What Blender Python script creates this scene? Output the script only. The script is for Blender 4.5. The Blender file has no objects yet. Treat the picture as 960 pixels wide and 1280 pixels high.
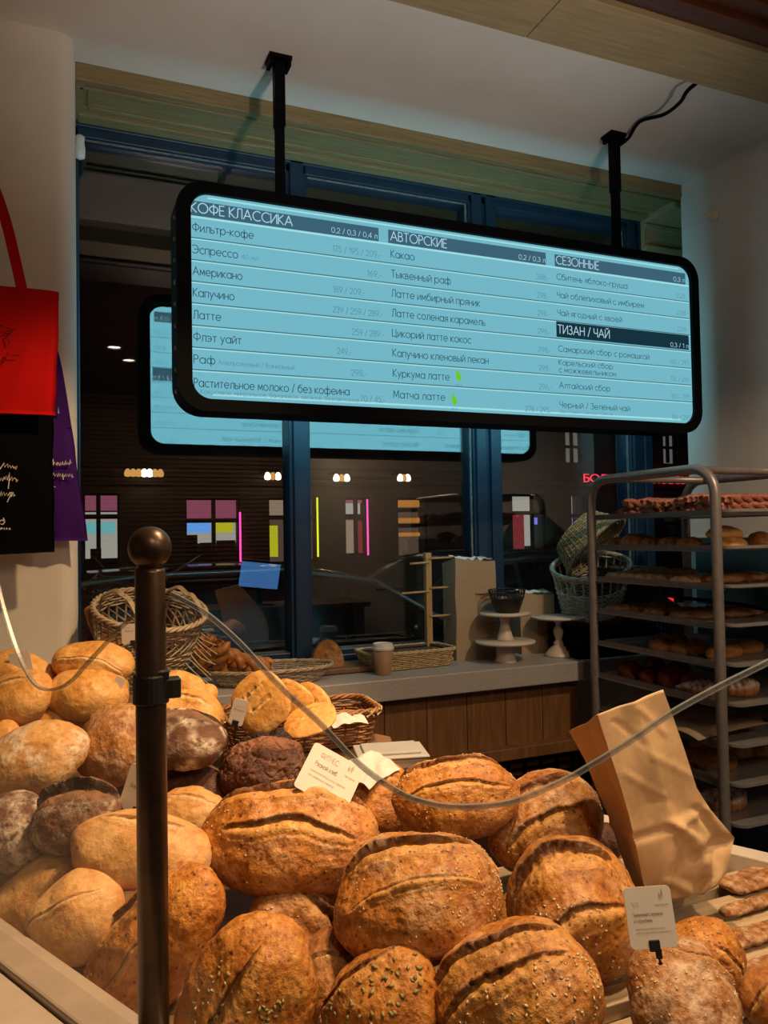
import bpy, math, random
from mathutils import Vector, Matrix, Euler, noise
S = bpy.context.scene
COL = S.collection
PI = math.pi
V = Vector
rnd = random.Random(7)

# ------------------------------------------------------------------ camera
FPX = 965.0
YAW, PITCH, ROLL = math.radians(22.7), math.radians(1.7), 0.0175
CAM = V((0, 0, 1.5))
fw = V((math.sin(YAW)*math.cos(PITCH), math.cos(YAW)*math.cos(PITCH), math.sin(PITCH)))
r0 = V((math.cos(YAW), -math.sin(YAW), 0))
u0 = r0.cross(fw)
rt = r0*math.cos(ROLL) - u0*math.sin(ROLL)
up = u0*math.cos(ROLL) + r0*math.sin(ROLL)
cd = bpy.data.cameras.new('camera')
cam = bpy.data.objects.new('camera', cd)
COL.objects.link(cam)
m = Matrix((rt, up, -fw)).transposed().to_4x4()
m.translation = CAM
cam.matrix_world = m
cd.sensor_fit = 'AUTO'; cd.sensor_width = 36.0; cd.lens = FPX*36.0/1280.0
cd.clip_start = 0.05; cd.clip_end = 200
S.camera = cam

# ------------------------------------------------------------------ world, lights, exposure
w = bpy.data.worlds.new('night'); S.world = w; w.use_nodes = True
w.node_tree.nodes['Background'].inputs[0].default_value = (0.25, 0.4, 0.6, 1)
w.node_tree.nodes['Background'].inputs[1].default_value = 0.006
S.view_settings.view_transform = 'Standard'
S.view_settings.look = 'None'
S.view_settings.exposure = 0.0
S.view_settings.gamma = 1.0
S.view_settings.use_curve_mapping = False

def spot(name, loc, target, watts, color, size=70, blend=0.6, radius=0.05):
    d = bpy.data.lights.new(name, 'SPOT'); d.energy = watts; d.color = color
    d.spot_size = math.radians(size); d.spot_blend = blend; d.shadow_soft_size = radius
    o = bpy.data.objects.new(name, d); COL.objects.link(o); o.location = loc
    o.rotation_euler = (V(target)-V(loc)).to_track_quat('-Z', 'Y').to_euler()
    return o
def area(name, loc, target, watts, color, sx, sy):
    d = bpy.data.lights.new(name, 'AREA'); d.energy = watts; d.color = color
    d.shape = 'RECTANGLE'; d.size = sx; d.size_y = sy
    o = bpy.data.objects.new(name, d); COL.objects.link(o); o.location = loc
    o.rotation_euler = (V(target)-V(loc)).to_track_quat('-Z', 'Y').to_euler()
    return o
WARM = (1.0, 0.70, 0.40)
spot('bread_spot', (0.95, 1.05, 2.86), (0.40, 1.25, 0.9), 135, WARM, 74, 0.7, 0.04)
spot('bread_spot', (1.35, 0.65, 2.86), (0.75, 1.0, 0.8), 95, WARM, 70, 0.7, 0.04)
spot('bread_spot', (0.85, 1.25, 2.86), (-0.05, 2.0, 0.95), 100, (1.0, 0.64, 0.33), 62, 0.5, 0.04)
spot('downlight_lamp', (0.41, -0.94, 3.05), (0.2, 1.1, 0.8), 34, WARM, 50, 0.6, 0.04)
spot('downlight_lamp', (0.56, -1.39, 3.05), (1.0, 1.1, 0.8), 34, WARM, 50, 0.6, 0.04)
spot('added_soffit_fill', (0.85, -0.3, 1.2), (0.95, 1.98, 3.0), 115, (1.0, 0.84, 0.70), 50, 0.9, 0.05)  # added lamp brightening the soffit, in place of bounce from below
spot('added_rack_fill', (1.75, 0.55, 2.86), (1.80, 2.1, 1.2), 90, (1.0, 0.72, 0.46), 62, 0.7, 0.05)  # added fill to lift the dark rack and counter front
area('added_room_fill', (2.0, -1.6, 3.08), (2.0, -1.6, 0), 20, (1.0, 0.74, 0.5), 1.0, 0.8)  # added overhead fill, stands in for general shop lighting
def point(name, loc, watts, color, radius=0.08):
    d = bpy.data.lights.new(name, 'POINT'); d.energy = watts; d.color = color; d.shadow_soft_size = radius
    o = bpy.data.objects.new(name, d); COL.objects.link(o); o.location = loc; return o
point('added_point_fill', (1.5, -1.0, 2.55), 9, (1.0, 0.68, 0.42))  # added unseen fill lifting soffit and walls, no pendant hangs here
point('added_point_fill', (1.25, -0.3, 2.6), 6, (1.0, 0.68, 0.42))  # further added fill point, no fixture
area('added_street_fill', (2.0, 8.0, 7.0), (3.0, 14.0, 2.0), 2.5, (1.0, 0.8, 0.55), 1.0, 1.0)  # added out of view to light the facade opposite
area('added_street_fill', (8.0, 8.0, 7.0), (9.0, 14.0, 2.0), 7, (0.9, 0.9, 0.8), 1.0, 1.0)  # same added facade fill, farther right

def ray(px, py): return fw + rt*((px-480)/FPX) - up*((py-640)/FPX)
def at(px, py, X=None, Y=None, z=None, k=None):
    d = ray(px, py)
    if X is not None: k = X/d.x
    elif Y is not None: k = Y/d.y
    elif z is not None: k = (z-1.5)/d.z
    return CAM + d*k

# ------------------------------------------------------------------ mesh helpers
ORG = {}
class MB:
    def __init__(s): s.v = []; s.f = []; s.att = {}
    def add(s, vs, fs):
        o = len(s.v); s.v += [V(p) for p in vs]; s.f += [tuple(i+o for i in q) for q in fs]; return s
    def box(s, c, d, R=None):
        c = V(c); x, y, z = d[0]/2, d[1]/2, d[2]/2
        vs = [V((a*x, b*y, e*z)) for a in (-1, 1) for b in (-1, 1) for e in (-1, 1)]
        if R is not None: vs = [R @ p for p in vs]
        return s.add([c+p for p in vs], [(0,1,3,2),(4,6,7,5),(0,4,5,1),(2,3,7,6),(0,2,6,4),(1,5,7,3)])
    def bx(s, a, b):
        a = V(a); b = V(b); return s.box((a+b)/2, b-a)
    def tube(s, pts, r, n=8, closed=False, caps=True, flat=None):
        pts = [V(p) for p in pts]; N = len(pts)
        rr = r if isinstance(r, (list, tuple)) else [r]*N
        o = len(s.v); nrm = None
        for i, p in enumerate(pts):
            if closed: t = pts[(i+1) % N]-pts[i-1]
            else: t = pts[min(i+1, N-1)]-pts[max(i-1, 0)]
            if t.length < 1e-9: t = V((0, 0, 1))
            t.normalize()
            if nrm is None:
                a = V((0, 0, 1)) if abs(t.z) < 0.9 else V((1, 0, 0))
                nrm = t.cross(a).normalized()
            else:
                nrm = nrm - t*nrm.dot(t)
                if nrm.length < 1e-6: nrm = t.orthogonal()
                nrm.normalize()
            b = t.cross(nrm)
            for j in range(n):
                a = 2*PI*j/n
                s.v.append(p + nrm*(math.cos(a)*rr[i]) + b*(math.sin(a)*rr[i]*(flat or 1)))
        M_ = N if closed else N-1
        for i in range(M_):
            i2 = (i+1) % N
            for j in range(n):
                j2 = (j+1) % n
                s.f.append((o+i*n+j, o+i2*n+j, o+i2*n+j2, o+i*n+j2))
        if caps and not closed:
            s.f.append(tuple(o+j for j in range(n))[::-1]); s.f.append(tuple(o+(N-1)*n+j for j in range(n)))
        return s
    def lathe(s, prof, c=(0, 0, 0), n=32, R=None, cap=True):
        c = V(c); o = len(s.v)
        for (r, z) in prof:
            for j in range(n):
                a = 2*PI*j/n; p = V((r*math.cos(a), r*math.sin(a), z))
                if R is not None: p = R @ p
                s.v.append(c+p)
        for i in range(len(prof)-1):
            for j in range(n):
                j2 = (j+1) % n
                s.f.append((o+i*n+j, o+i*n+j2, o+(i+1)*n+j2, o+(i+1)*n+j))
        if cap:
            s.f.append(tuple(o+j for j in range(n))[::-1]); k = o+(len(prof)-1)*n
            s.f.append(tuple(k+j for j in range(n)))
        return s
    def prism(s, poly, d):
        d = V(d); n = len(poly); p = [V(q) for q in poly]; o = len(s.v)
        s.v += p + [q+d for q in p]
        s.f.append(tuple(range(o, o+n))[::-1]); s.f.append(tuple(range(o+n, o+2*n)))
        for i in range(n):
            j = (i+1) % n; s.f.append((o+i, o+j, o+n+j, o+n+i))
        return s
    def grid(s, fn, nu, nv, wrap_u=False, wrap_v=False):
        o = len(s.v)
        for i in range(nu):
            for j in range(nv): s.v.append(V(fn(i, j)))
        for i in range(nu if wrap_u else nu-1):
            for j in range(nv if wrap_v else nv-1):
                i2 = (i+1) % nu; j2 = (j+1) % nv
                s.f.append((o+i*nv+j, o+i2*nv+j, o+i2*nv+j2, o+i*nv+j2))
        return s
    def build(s, name, mat, parent=None, smooth=False, bevel=0, origin=None):
        if parent is not None: org = ORG[parent]
        elif origin is not None: org = V(origin)
        else:
            xs = [p.x for p in s.v]; ys = [p.y for p in s.v]; zs = [p.z for p in s.v]
            org = V(((min(xs)+max(xs))/2, (min(ys)+max(ys))/2, min(zs)))
        me = bpy.data.meshes.new(name)
        me.from_pydata([p-org for p in s.v], [], s.f); me.update()
        for an, vals in s.att.items():
            a = me.attributes.new(an, 'FLOAT', 'POINT'); a.data.foreach_set('value', vals)
        me.materials.append(mat)
        if smooth: me.polygons.foreach_set('use_smooth', [True]*len(me.polygons))
        o = bpy.data.objects.new(name, me); COL.objects.link(o)
        if parent is not None: o.parent = parent
        else: o.location = org
        ORG[o] = org
        if bevel:
            b = o.modifiers.new('bevel', 'BEVEL'); b.width = bevel; b.segments = 2; b.limit_method = 'ANGLE'; b.angle_limit = 0.6
        return o
def tag(o, label=None, cat=None, group=None, kind=None):
    if label: o['label'] = label
    if cat: o['category'] = cat
    if group: o['group'] = group
    if kind: o['kind'] = kind
    return o
def thing(name, label, cat, loc, group=None):
    o = bpy.data.objects.new(name, None); COL.objects.link(o); o.empty_display_size = 0.05
    o.location = loc; ORG[o] = V(loc)
    return tag(o, label, cat, group)
def struct(name, mb, mat, label, cat, **kw):
    return tag(mb.build(name, mat, **kw), label, cat, kind='structure')
def copy_tree(o, loc, rot=None, scale=None, label=None):
    c = o.copy(); COL.objects.link(c); c.location = loc; ORG[c] = V(loc)
    if rot is not None: c.rotation_euler = rot
    if scale is not None: c.scale = scale if hasattr(scale, '__len__') else (scale,)*3
    if label: c['label'] = label
    for ch in list(o.children):
        d = ch.copy(); COL.objects.link(d); d.parent = c
    return c
def rotm(x=0, y=0, z=0): return Euler((x, y, z)).to_matrix()
def basis(x, y, z): return Matrix((x, y, z)).transposed()
def catmull(pts, n=8, closed=False):
    pts = [V(p) for p in pts]; out = []; N = len(pts)
    rng = range(N if closed else N-1)
    for i in rng:
        if closed: p0, p1, p2, p3 = pts[i-1], pts[i], pts[(i+1) % N], pts[(i+2) % N]
        else: p0, p1, p2, p3 = pts[max(i-1, 0)], pts[i], pts[i+1], pts[min(i+2, N-1)]
        for k in range(n):
            t = k/n
            out.append(0.5*((2*p1)+(p2-p0)*t+(2*p0-5*p1+4*p2-p3)*t*t+(3*p1-p0-3*p2+p3)*t**3))
    if not closed: out.append(pts[-1])
    return out
def _el(cx, cy, rx, ry, a0, a1, n=14): return [(cx+rx*math.cos(math.radians(a0+(a1-a0)*i/n)), cy+ry*math.sin(math.radians(a0+(a1-a0)*i/n))) for i in range(n+1)]
_X = 0.68; _h = _X/2
def _o(w): return _el(w/2, _h, w/2, _h, 0, 360, 20)
# monoline letters: width and strokes, capital height 1, small letters 0.68
GL = {
 'А': (.76, [[(0,0),(.38,1),(.76,0)],[(.13,.34),(.63,.34)]]), 'Б': (.5, [[(.46,1),(0,1),(0,0)]+_el(.24,.29,.26,.29,-90,90)+[(0,.58)]]),
 'В': (.5, [[(0,0),(0,1)]+_el(.22,.77,.22,.23,90,-90)+[(0,.54)],[(.2,.54)]+_el(.22,.27,.28,.27,90,-90)+[(0,0)]]), 'Г': (.45, [[(0,0),(0,1),(.45,1)]]), 'Д': (.76, [[(0,-.18),(0,0),(.76,0),(.76,-.18)],[(.12,0),(.2,1),(.62,1),(.62,0)]]),
 'Е': (.44, [[(.44,1),(0,1),(0,0),(.44,0)],[(0,.52),(.38,.52)]]), 'З': (.46, [_el(.2,.76,.22,.24,140,-90)+_el(.2,.27,.26,.27,90,-140)]), 'И': (.6, [[(0,1),(0,0),(.6,1),(.6,0)]]), 'Й': (.6, [[(0,1),(0,0),(.6,1),(.6,0)],_el(.3,1.2,.13,.1,180,360,6)]),
 'К': (.52, [[(0,0),(0,1)],[(.5,1),(.02,.5),(.52,0)]]), 'Л': (.56, [[(0,0),(.12,.12),(.16,1),(.56,1),(.56,0)]]), 'М': (.76, [[(0,0),(.08,1),(.38,.2),(.68,1),(.76,0)]]), 'Н': (.58, [[(0,0),(0,1)],[(.58,0),(.58,1)],[(0,.52),(.58,.52)]]),
 'О': (.92, [_el(.46,.5,.46,.5,0,360,26)]), 'П': (.56, [[(0,0),(0,1),(.56,1),(.56,0)]]), 'Р': (.46, [[(0,0),(0,1)]+_el(.2,.74,.26,.26,90,-90)+[(0,.48)]]), 'С': (.74, [_el(.46,.5,.46,.5,50,310,20)]), 'Т': (.54, [[(0,1),(.54,1)],[(.27,1),(.27,0)]]),
 'У': (.54, [[(0,1),(.28,.38)],[(.54,1),(.12,0)]]), 'Ф': (.8, [[(.4,-.02),(.4,1.04)],_el(.4,.52,.4,.34,0,360,22)]), 'Х': (.56, [[(0,0),(.56,1)],[(0,1),(.56,0)]]), 'Ц': (.64, [[(0,1),(0,0),(.64,0),(.64,-.18)],[(.55,1),(.55,0)]]), 'Ч': (.5, [[(0,1),(0,.62)]+_el(.2,.62,.2,.2,180,270,6)+[(.5,.44)],[(.5,1),(.5,0)]]),
 'Ш': (.84, [[(0,1),(0,0),(.84,0),(.84,1)],[(.42,1),(.42,0)]]), 'Ы': (.68, [[(0,1),(0,0)]+_el(.2,.28,.24,.28,-90,90)+[(0,.56)],[(.68,0),(.68,1)]]), 'Ь': (.48, [[(0,1),(0,0)]+_el(.22,.28,.26,.28,-90,90)+[(0,.56)]]), 'Э': (.72, [_el(.26,.5,.46,.5,130,-130,20),[(.2,.5),(.72,.5)]]),
 'а': (.62, [_o(.6),[(.61,_X),(.61,0)]]), 'б': (.58, [_o(.58),[(.0,.4)]+_el(.34,.52,.34,.4,180,95,8)+[(.5,1.0)]]), 'в': (.42, [[(0,0),(0,_X)]+_el(.18,.52,.18,.16,90,-90,8)+[(0,.36)],[(.16,.36)]+_el(.2,.18,.22,.18,90,-90,8)+[(0,0)]]), 'г': (.36, [[(0,0),(0,_X),(.36,_X)]]),
 'д': (.6, [[(0,-.15),(0,0),(.6,0),(.6,-.15)],[(.1,0),(.16,_X),(.5,_X),(.5,0)]]), 'е': (.6, [[(.02,_h),(.6,_h)]+_el(.3,_h,.3,_h,0,315,18)]), 'ж': (.72, [[(.36,0),(.36,_X)],[(0,0),(.34,_h),(.02,_X)],[(.72,0),(.38,_h),(.70,_X)]]), 'з': (.4, [_el(.17,.51,.18,.17,140,-90,10)+_el(.17,.18,.22,.18,90,-140,10)]),
 'и': (.48, [[(0,_X),(0,0),(.48,_X),(.48,0)]]), 'й': (.48, [[(0,_X),(0,0),(.48,_X),(.48,0)],_el(.24,.9,.11,.09,180,360,6)]), 'к': (.44, [[(0,0),(0,_X)],[(.42,_X),(.02,_h),(.44,0)]]), 'л': (.5, [[(0,.0),(.1,.1),(.13,_X),(.5,_X),(.5,0)]]), 'м': (.6, [[(0,0),(.06,_X),(.3,.14),(.54,_X),(.6,0)]]),
 'н': (.46, [[(0,0),(0,_X)],[(.46,0),(.46,_X)],[(0,_h),(.46,_h)]]), 'о': (.62, [_o(.62)]), 'п': (.46, [[(0,0),(0,_X),(.46,_X),(.46,0)]]), 'р': (.62, [[(0,-.3),(0,_X)],[(a+.02,b) for a,b in _o(.6)]]), 'с': (.5, [_el(.31,_h,.31,_h,50,310,16)]), 'т': (.44, [[(0,_X),(.44,_X)],[(.22,_X),(.22,0)]]),
 'у': (.48, [[(0,_X),(.24,.06)],[(.48,_X),(.1,-.3)]]), 'ф': (.84, [[(.42,-.28),(.42,1)],[(a*.68,b) for a,b in _o(.6)],[(a*.68+.43,b) for a,b in _o(.6)]]), 'х': (.44, [[(0,0),(.44,_X)],[(0,_X),(.44,0)]]), 'ц': (.54, [[(0,_X),(0,0),(.54,0),(.54,-.15)],[(.46,_X),(.46,0)]]), 'ч': (.42, [[(0,_X),(0,.42)]+_el(.16,.42,.16,.14,180,270,6)+[(.42,.3)],[(.42,_X),(.42,0)]]),
 'ш': (.68, [[(0,_X),(0,0),(.68,0),(.68,_X)],[(.34,_X),(.34,0)]]), 'щ': (.74, [[(0,_X),(0,0),(.74,0),(.74,-.15)],[(.33,_X),(.33,0)],[(.66,_X),(.66,0)]]), 'ы': (.56, [[(0,_X),(0,0)]+_el(.16,.19,.2,.19,-90,90,8)+[(0,.38)],[(.56,0),(.56,_X)]]), 'ь': (.4, [[(0,_X),(0,0)]+_el(.18,.19,.22,.19,-90,90,8)+[(0,.38)]]), 'э': (.5, [_el(.19,_h,.31,_h,130,-130,16),[(.12,_h),(.5,_h)]]),
 'ю': (.8, [[(0,0),(0,_X)],[(0,_h),(.2,_h)],[(a*.97+.2,b) for a,b in _o(.62)]]), 'я': (.44, [[(.44,0),(.44,_X)]+_el(.26,.5,.26,.18,90,270,8)+[(.44,.32)],[(.24,.32),(0,0)]]),
 '0': (.58, [_el(.29,.5,.29,.5,0,360,20)]), '1': (.24, [[(0,.8),(.22,1),(.22,0)]]), '2': (.5, [_el(.25,.73,.25,.27,170,-40,10)+[(0,0),(.5,0)]]), '3': (.48, [_el(.22,.76,.22,.24,150,-90,10)+_el(.22,.27,.26,.27,90,-150,10)]), '4': (.56, [[(.42,0),(.42,1),(0,.28),(.56,.28)]]), '5': (.48, [[(.44,1),(.1,1),(.06,.58)]+_el(.2,.32,.28,.32,110,-140,12)]),
 '6': (.54, [_el(.27,.3,.27,.3,0,360,16),[(.02,.36),(.36,1)]]), '7': (.48, [[(0,1),(.48,1),(.14,0)]]), '8': (.5, [_el(.25,.76,.21,.24,0,360,16),_el(.25,.27,.25,.27,0,360,16)]), '9': (.54, [_el(.27,.7,.27,.3,0,360,16),[(.52,.64),(.18,0)]]),
 '/': (.34, [[(0,-.05),(.34,1.05)]]), ',': (.08, [[(.06,.06),(0,-.14)]]), '.': (.06, [[(.0,.0),(.06,.0),(.06,.06),(0,.06)]]), '-': (.28, [[(0,.36),(.28,.36)]]),
}
def text_mb(mb, s, org, xd, yd, cap, width=None, shear=0.0, lift=0.0, wt=0.098):
    """monoline letters of s added to mb; org = left end of the baseline, cap = capital height in metres"""
    segs = []; x = 0.0
    for ch in s:
        if ch == ' ': x += 0.34; continue
        w_, st = GL[ch]
        for l in st: segs.append([(a+x, b) for a, b in l])
        x += w_+0.17
    tot = x-0.17
    sx = width/tot if width else cap
    org = V(org); xd = V(xd); yd = V(yd); n = xd.cross(yd).normalized()*lift
    hw_ = wt*cap/2
    for l in segs:
        P = [(a*sx+shear*b*cap, b*cap) for a, b in l]
        for (a, b), (c, d) in zip(P, P[1:]):
            L = math.hypot(c-a, d-b)
            if L < 1e-9: continue
            ux, uy = (c-a)/L*hw_, (d-b)/L*hw_
            q = [(a-ux*.7+uy, b-uy*.7-ux), (c+ux*.7+uy, d+uy*.7-ux), (c+ux*.7-uy, d+uy*.7+ux), (a-ux*.7-uy, b-uy*.7+ux)]
            mb.add([org+xd*e+yd*f+n for e, f in q], [(0, 1, 2, 3)])

# ------------------------------------------------------------------ materials
def new_mat(name):
    mt = bpy.data.materials.new(name); mt.use_nodes = True
    nt = mt.node_tree; b = nt.nodes['Principled BSDF']
    return mt, nt, b
def lnk(nt, a, b): nt.links.new(a, b)
def node(nt, t, **kw):
    n = nt.nodes.new(t)
    for k, v in kw.items(): setattr(n, k, v)
    return n
def noise_tex(nt, scale, detail=4, rough=0.6, stretch=None):
    tc = node(nt, 'ShaderNodeTexCoord'); src = tc.outputs['Object']
    if stretch:
        mp = node(nt, 'ShaderNodeMapping'); mp.inputs['Scale'].default_value = stretch
        lnk(nt, src, mp.inputs['Vector']); src = mp.outputs[0]
    n = node(nt, 'ShaderNodeTexNoise'); n.inputs['Scale'].default_value = scale
    n.inputs['Detail'].default_value = detail; n.inputs['Roughness'].default_value = rough
    lnk(nt, src, n.inputs['Vector']); return n
def ramp(nt, fac, stops):
    r = node(nt, 'ShaderNodeValToRGB'); e = r.color_ramp.elements
    while len(e) < len(stops): e.new(0.5)
    for i, (p, c) in enumerate(stops):
        e[i].position = p; e[i].color = (*c, 1)
    lnk(nt, fac, r.inputs[0]); return r
def mixc(nt, fac, a, b):
    mx = node(nt, 'ShaderNodeMix', data_type='RGBA')
    if hasattr(fac, 'default_value') and not isinstance(fac, float): lnk(nt, fac, mx.inputs[0])
    else: mx.inputs[0].default_value = fac
    for s_, k in ((a, 6), (b, 7)):
        if isinstance(s_, tuple): mx.inputs[k].default_value = (*s_, 1)
        else: lnk(nt, s_, mx.inputs[k])
    return mx.outputs[2]
def bump(nt, b, h, strength=0.4, dist=0.01, prev=None):
    n = node(nt, 'ShaderNodeBump'); n.inputs['Strength'].default_value = strength; n.inputs['Distance'].default_value = dist
    lnk(nt, h, n.inputs['Height'])
    if prev is not None: lnk(nt, prev, n.inputs['Normal'])
    lnk(nt, n.outputs[0], b.inputs['Normal']); return n.outputs[0]
def plain(name, c, rough=0.5, metal=0.0, var=0.12, scale=20, bmp=0.1, stretch=None, spec=0.5):
    mt, nt, b = new_mat(name)
    n = noise_tex(nt, scale, 4, 0.6, stretch)
    lo = tuple(max(0, x*(1-var)) for x in c); hi = tuple(min(1, x*(1+var)) for x in c)
    r = ramp(nt, n.outputs[0], [(0.3, lo), (0.7, hi)])
    lnk(nt, r.outputs[0], b.inputs['Base Color'])
    b.inputs['Roughness'].default_value = rough; b.inputs['Metallic'].default_value = metal
    b.inputs['Specular IOR Level'].default_value = spec
    if bmp: bump(nt, b, n.outputs[0], bmp, 0.005)
    return mt
def emit(name, c, strength=1.0):
    mt, nt, b = new_mat(name); nt.nodes.remove(b)
    e = node(nt, 'ShaderNodeEmission'); e.inputs[0].default_value = (*c, 1); e.inputs[1].default_value = strength
    lnk(nt, e.outputs[0], nt.nodes['Material Output'].inputs[0]); return mt
def glass(name, f0, tint=(1, 1, 1), rough=0.0):
    """thin sheet: what is not mirrored passes straight through; f0 = mirror share seen head on"""
    mt, nt, b = new_mat(name); nt.nodes.remove(b)
    lw = node(nt, 'ShaderNodeLayerWeight'); lw.inputs[0].default_value = 0.5
    pw = node(nt, 'ShaderNodeMath', operation='POWER'); lnk(nt, lw.outputs['Facing'], pw.inputs[0]); pw.inputs[1].default_value = 5.0
    ma = node(nt, 'ShaderNodeMath', operation='MULTIPLY_ADD'); lnk(nt, pw.outputs[0], ma.inputs[0]); ma.inputs[1].default_value = 1-f0; ma.inputs[2].default_value = f0
    t = node(nt, 'ShaderNodeBsdfTransparent'); t.inputs[0].default_value = (*tint, 1)
    g = node(nt, 'ShaderNodeBsdfGlossy'); g.inputs['Roughness'].default_value = rough
    mx = node(nt, 'ShaderNodeMixShader')
    lnk(nt, ma.outputs[0], mx.inputs[0]); lnk(nt, t.outputs[0], mx.inputs[1]); lnk(nt, g.outputs[0], mx.inputs[2])
    lnk(nt, mx.outputs[0], nt.nodes['Material Output'].inputs[0]); return mt
def wood(name, a, b_, rough=0.5, grain=(1, 14, 14), scale=6, bmp=0.15, planks=None):
    mt, nt, b = new_mat(name)
    n = noise_tex(nt, scale, 6, 0.65, grain)
    r = ramp(nt, n.outputs[0], [(0.3, a), (0.7, b_)])
    lnk(nt, r.outputs[0], b.inputs['Base Color']); b.inputs['Roughness'].default_value = rough
    bump(nt, b, n.outputs[0], bmp, 0.004); return mt

def crust(name, lo, mid, hi, crumb, flour_c, rough=0.55, speck=0.0, bmp=0.5):
    """baked crust: colour of the baked skin, of the opened slash and of flour dusting"""
    mt, nt, b = new_mat(name)
    n1 = noise_tex(nt, 14, 6, 0.65); n2 = noise_tex(nt, 70, 4, 0.6); n3 = noise_tex(nt, 210, 3, 0.6)
    ad = node(nt, 'ShaderNodeMath', operation='MULTIPLY_ADD')
    lnk(nt, n2.outputs[0], ad.inputs[0]); ad.inputs[1].default_value = 0.45; 
    m2 = node(nt, 'ShaderNodeMath', operation='MULTIPLY'); lnk(nt, n1.outputs[0], m2.inputs[0]); m2.inputs[1].default_value = 0.62
    lnk(nt, m2.outputs[0], ad.inputs[2])
    r = ramp(nt, ad.outputs[0], [(0.36, lo), (0.52, mid), (0.68, hi)])
    col = r.outputs[0]
    n4 = noise_tex(nt, 6.5, 3, 0.5); zr = ramp(nt, n4.outputs[0], [(0.46, (0, 0, 0)), (0.66, (0.62, 0.62, 0.62))])
    col = mixc(nt, zr.outputs[0], col, tuple(0.72*x+0.28*y_*0.8 for x, y_ in zip(mid, (0.55, 0.38, 0.28))))
    a1 = node(nt, 'ShaderNodeAttribute', attribute_name='score')
    r2 = ramp(nt, n2.outputs[0], [(0.3, tuple(x*0.6 for x in crumb)), (0.65, crumb)])
    col = mixc(nt, a1.outputs['Fac'], col, r2.outputs[0])
    a3 = node(nt, 'ShaderNodeAttribute', attribute_name='toast')
    col = mixc(nt, a3.outputs['Fac'], col, tuple(x*0.42 for x in lo))
    if speck:
        vo = node(nt, 'ShaderNodeTexVoronoi'); vo.inputs['Scale'].default_value = 75
        tc = node(nt, 'ShaderNodeTexCoord'); lnk(nt, tc.outputs['Object'], vo.inputs['Vector'])
        rs = ramp(nt, vo.outputs['Distance'], [(0.13, (speck,)*3), (0.24, (0, 0, 0))])
        col = mixc(nt, rs.outputs[0], col, tuple(x*0.35 for x in lo))
    a2 = node(nt, 'ShaderNodeAttribute', attribute_name='flour')
    fm = node(nt, 'ShaderNodeMath', operation='MULTIPLY'); fr = ramp(nt, n2.outputs[0], [(0.36, (0, 0, 0)), (0.6, (1, 1, 1))])
    lnk(nt, a2.outputs['Fac'], fm.inputs[0]); lnk(nt, fr.outputs[0], fm.inputs[1])
    col = mixc(nt, fm.outputs[0], col, flour_c)
    lnk(nt, col, b.inputs['Base Color'])
    b.inputs['Roughness'].default_value = rough; b.inputs['Specular IOR Level'].default_value = 0.35
    p = bump(nt, b, n1.outputs[0], bmp*0.45, 0.010)
    p = bump(nt, b, n2.outputs[0], bmp, 0.005, p)
    bump(nt, b, n3.outputs[0], bmp*0.6, 0.002, p)
    return mt
M = {}
FL = (0.72, 0.62, 0.48)
M['sour'] = crust('seeded_sourdough_crust', (0.15, 0.036, 0.006), (0.46, 0.165, 0.026), (0.68, 0.33, 0.075), (0.72, 0.36, 0.10), FL, 0.45, 0.75, 0.8)
M['gold'] = crust('golden_crust', (0.40, 0.14, 0.026), (0.68, 0.33, 0.08), (0.80, 0.48, 0.17), (0.85, 0.56, 0.24), FL, 0.45, 0, 0.45)
M['pale'] = crust('pale_crust', (0.38, 0.15, 0.04), (0.60, 0.31, 0.10), (0.72, 0.45, 0.19), (0.78, 0.50, 0.22), FL, 0.5, 0, 0.45)
M['brown'] = crust('brown_crust', (0.14, 0.04, 0.011), (0.36, 0.14, 0.035), (0.58, 0.30, 0.10), (0.55, 0.28, 0.10), FL, 0.55, 0.4, 0.8)
M['rye'] = crust('dark_rye_crust', (0.05, 0.018, 0.008), (0.11, 0.042, 0.018), (0.20, 0.085, 0.036), (0.30, 0.14, 0.06), (0.60, 0.48, 0.37), 0.7, 0, 0.9)
M['choc'] = crust('chocolate_rye_crust', (0.030, 0.009, 0.005), (0.085, 0.026, 0.013), (0.17, 0.06, 0.028), (0.36, 0.15, 0.07), (0.5, 0.4, 0.3), 0.6, 0, 1.1)
M['past'] = crust('pastry_crust', (0.16, 0.045, 0.012), (0.38, 0.14, 0.03), (0.60, 0.30, 0.09), (0.6, 0.34, 0.12), (0.85, 0.8, 0.75), 0.4, 0, 0.4)
M['red'] = crust('glazed_red_bun', (0.12, 0.014, 0.007), (0.26, 0.04, 0.015), (0.38, 0.08, 0.025), (0.45, 0.18, 0.06), FL, 0.25, 0, 0.3)
M['stick'] = crust('bread_stick_crust', (0.18, 0.05, 0.03), (0.34, 0.11, 0.06), (0.46, 0.19, 0.11), (0.5, 0.25, 0.1), FL, 0.5, 0, 0.5)
M['seed'] = plain('seed', (0.68, 0.50, 0.28), 0.45, var=0.45, scale=90)
M['pump'] = plain('pumpkin_seed', (0.30, 0.25, 0.09), 0.45, var=0.4, scale=60)
M['plaster'] = plain('white_plaster', (0.72, 0.68, 0.62), 0.85, var=0.05, scale=6, bmp=0.12)
M['soffit'] = plain('white_ceiling_paint', (0.74, 0.71, 0.67), 0.85, var=0.04, scale=4, bmp=0.08)
M['navy'] = plain('navy_window_paint', (0.006, 0.025, 0.052), 0.4, var=0.15, scale=10, bmp=0.04)
M['teal'] = plain('teal_wall_paint', (0.018, 0.060, 0.085), 0.6, var=0.1, scale=8)
M['oak'] = wood('aged_oak', (0.17, 0.12, 0.05), (0.29, 0.215, 0.10), 0.55, (1.2, 22, 22), 5)
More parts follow.
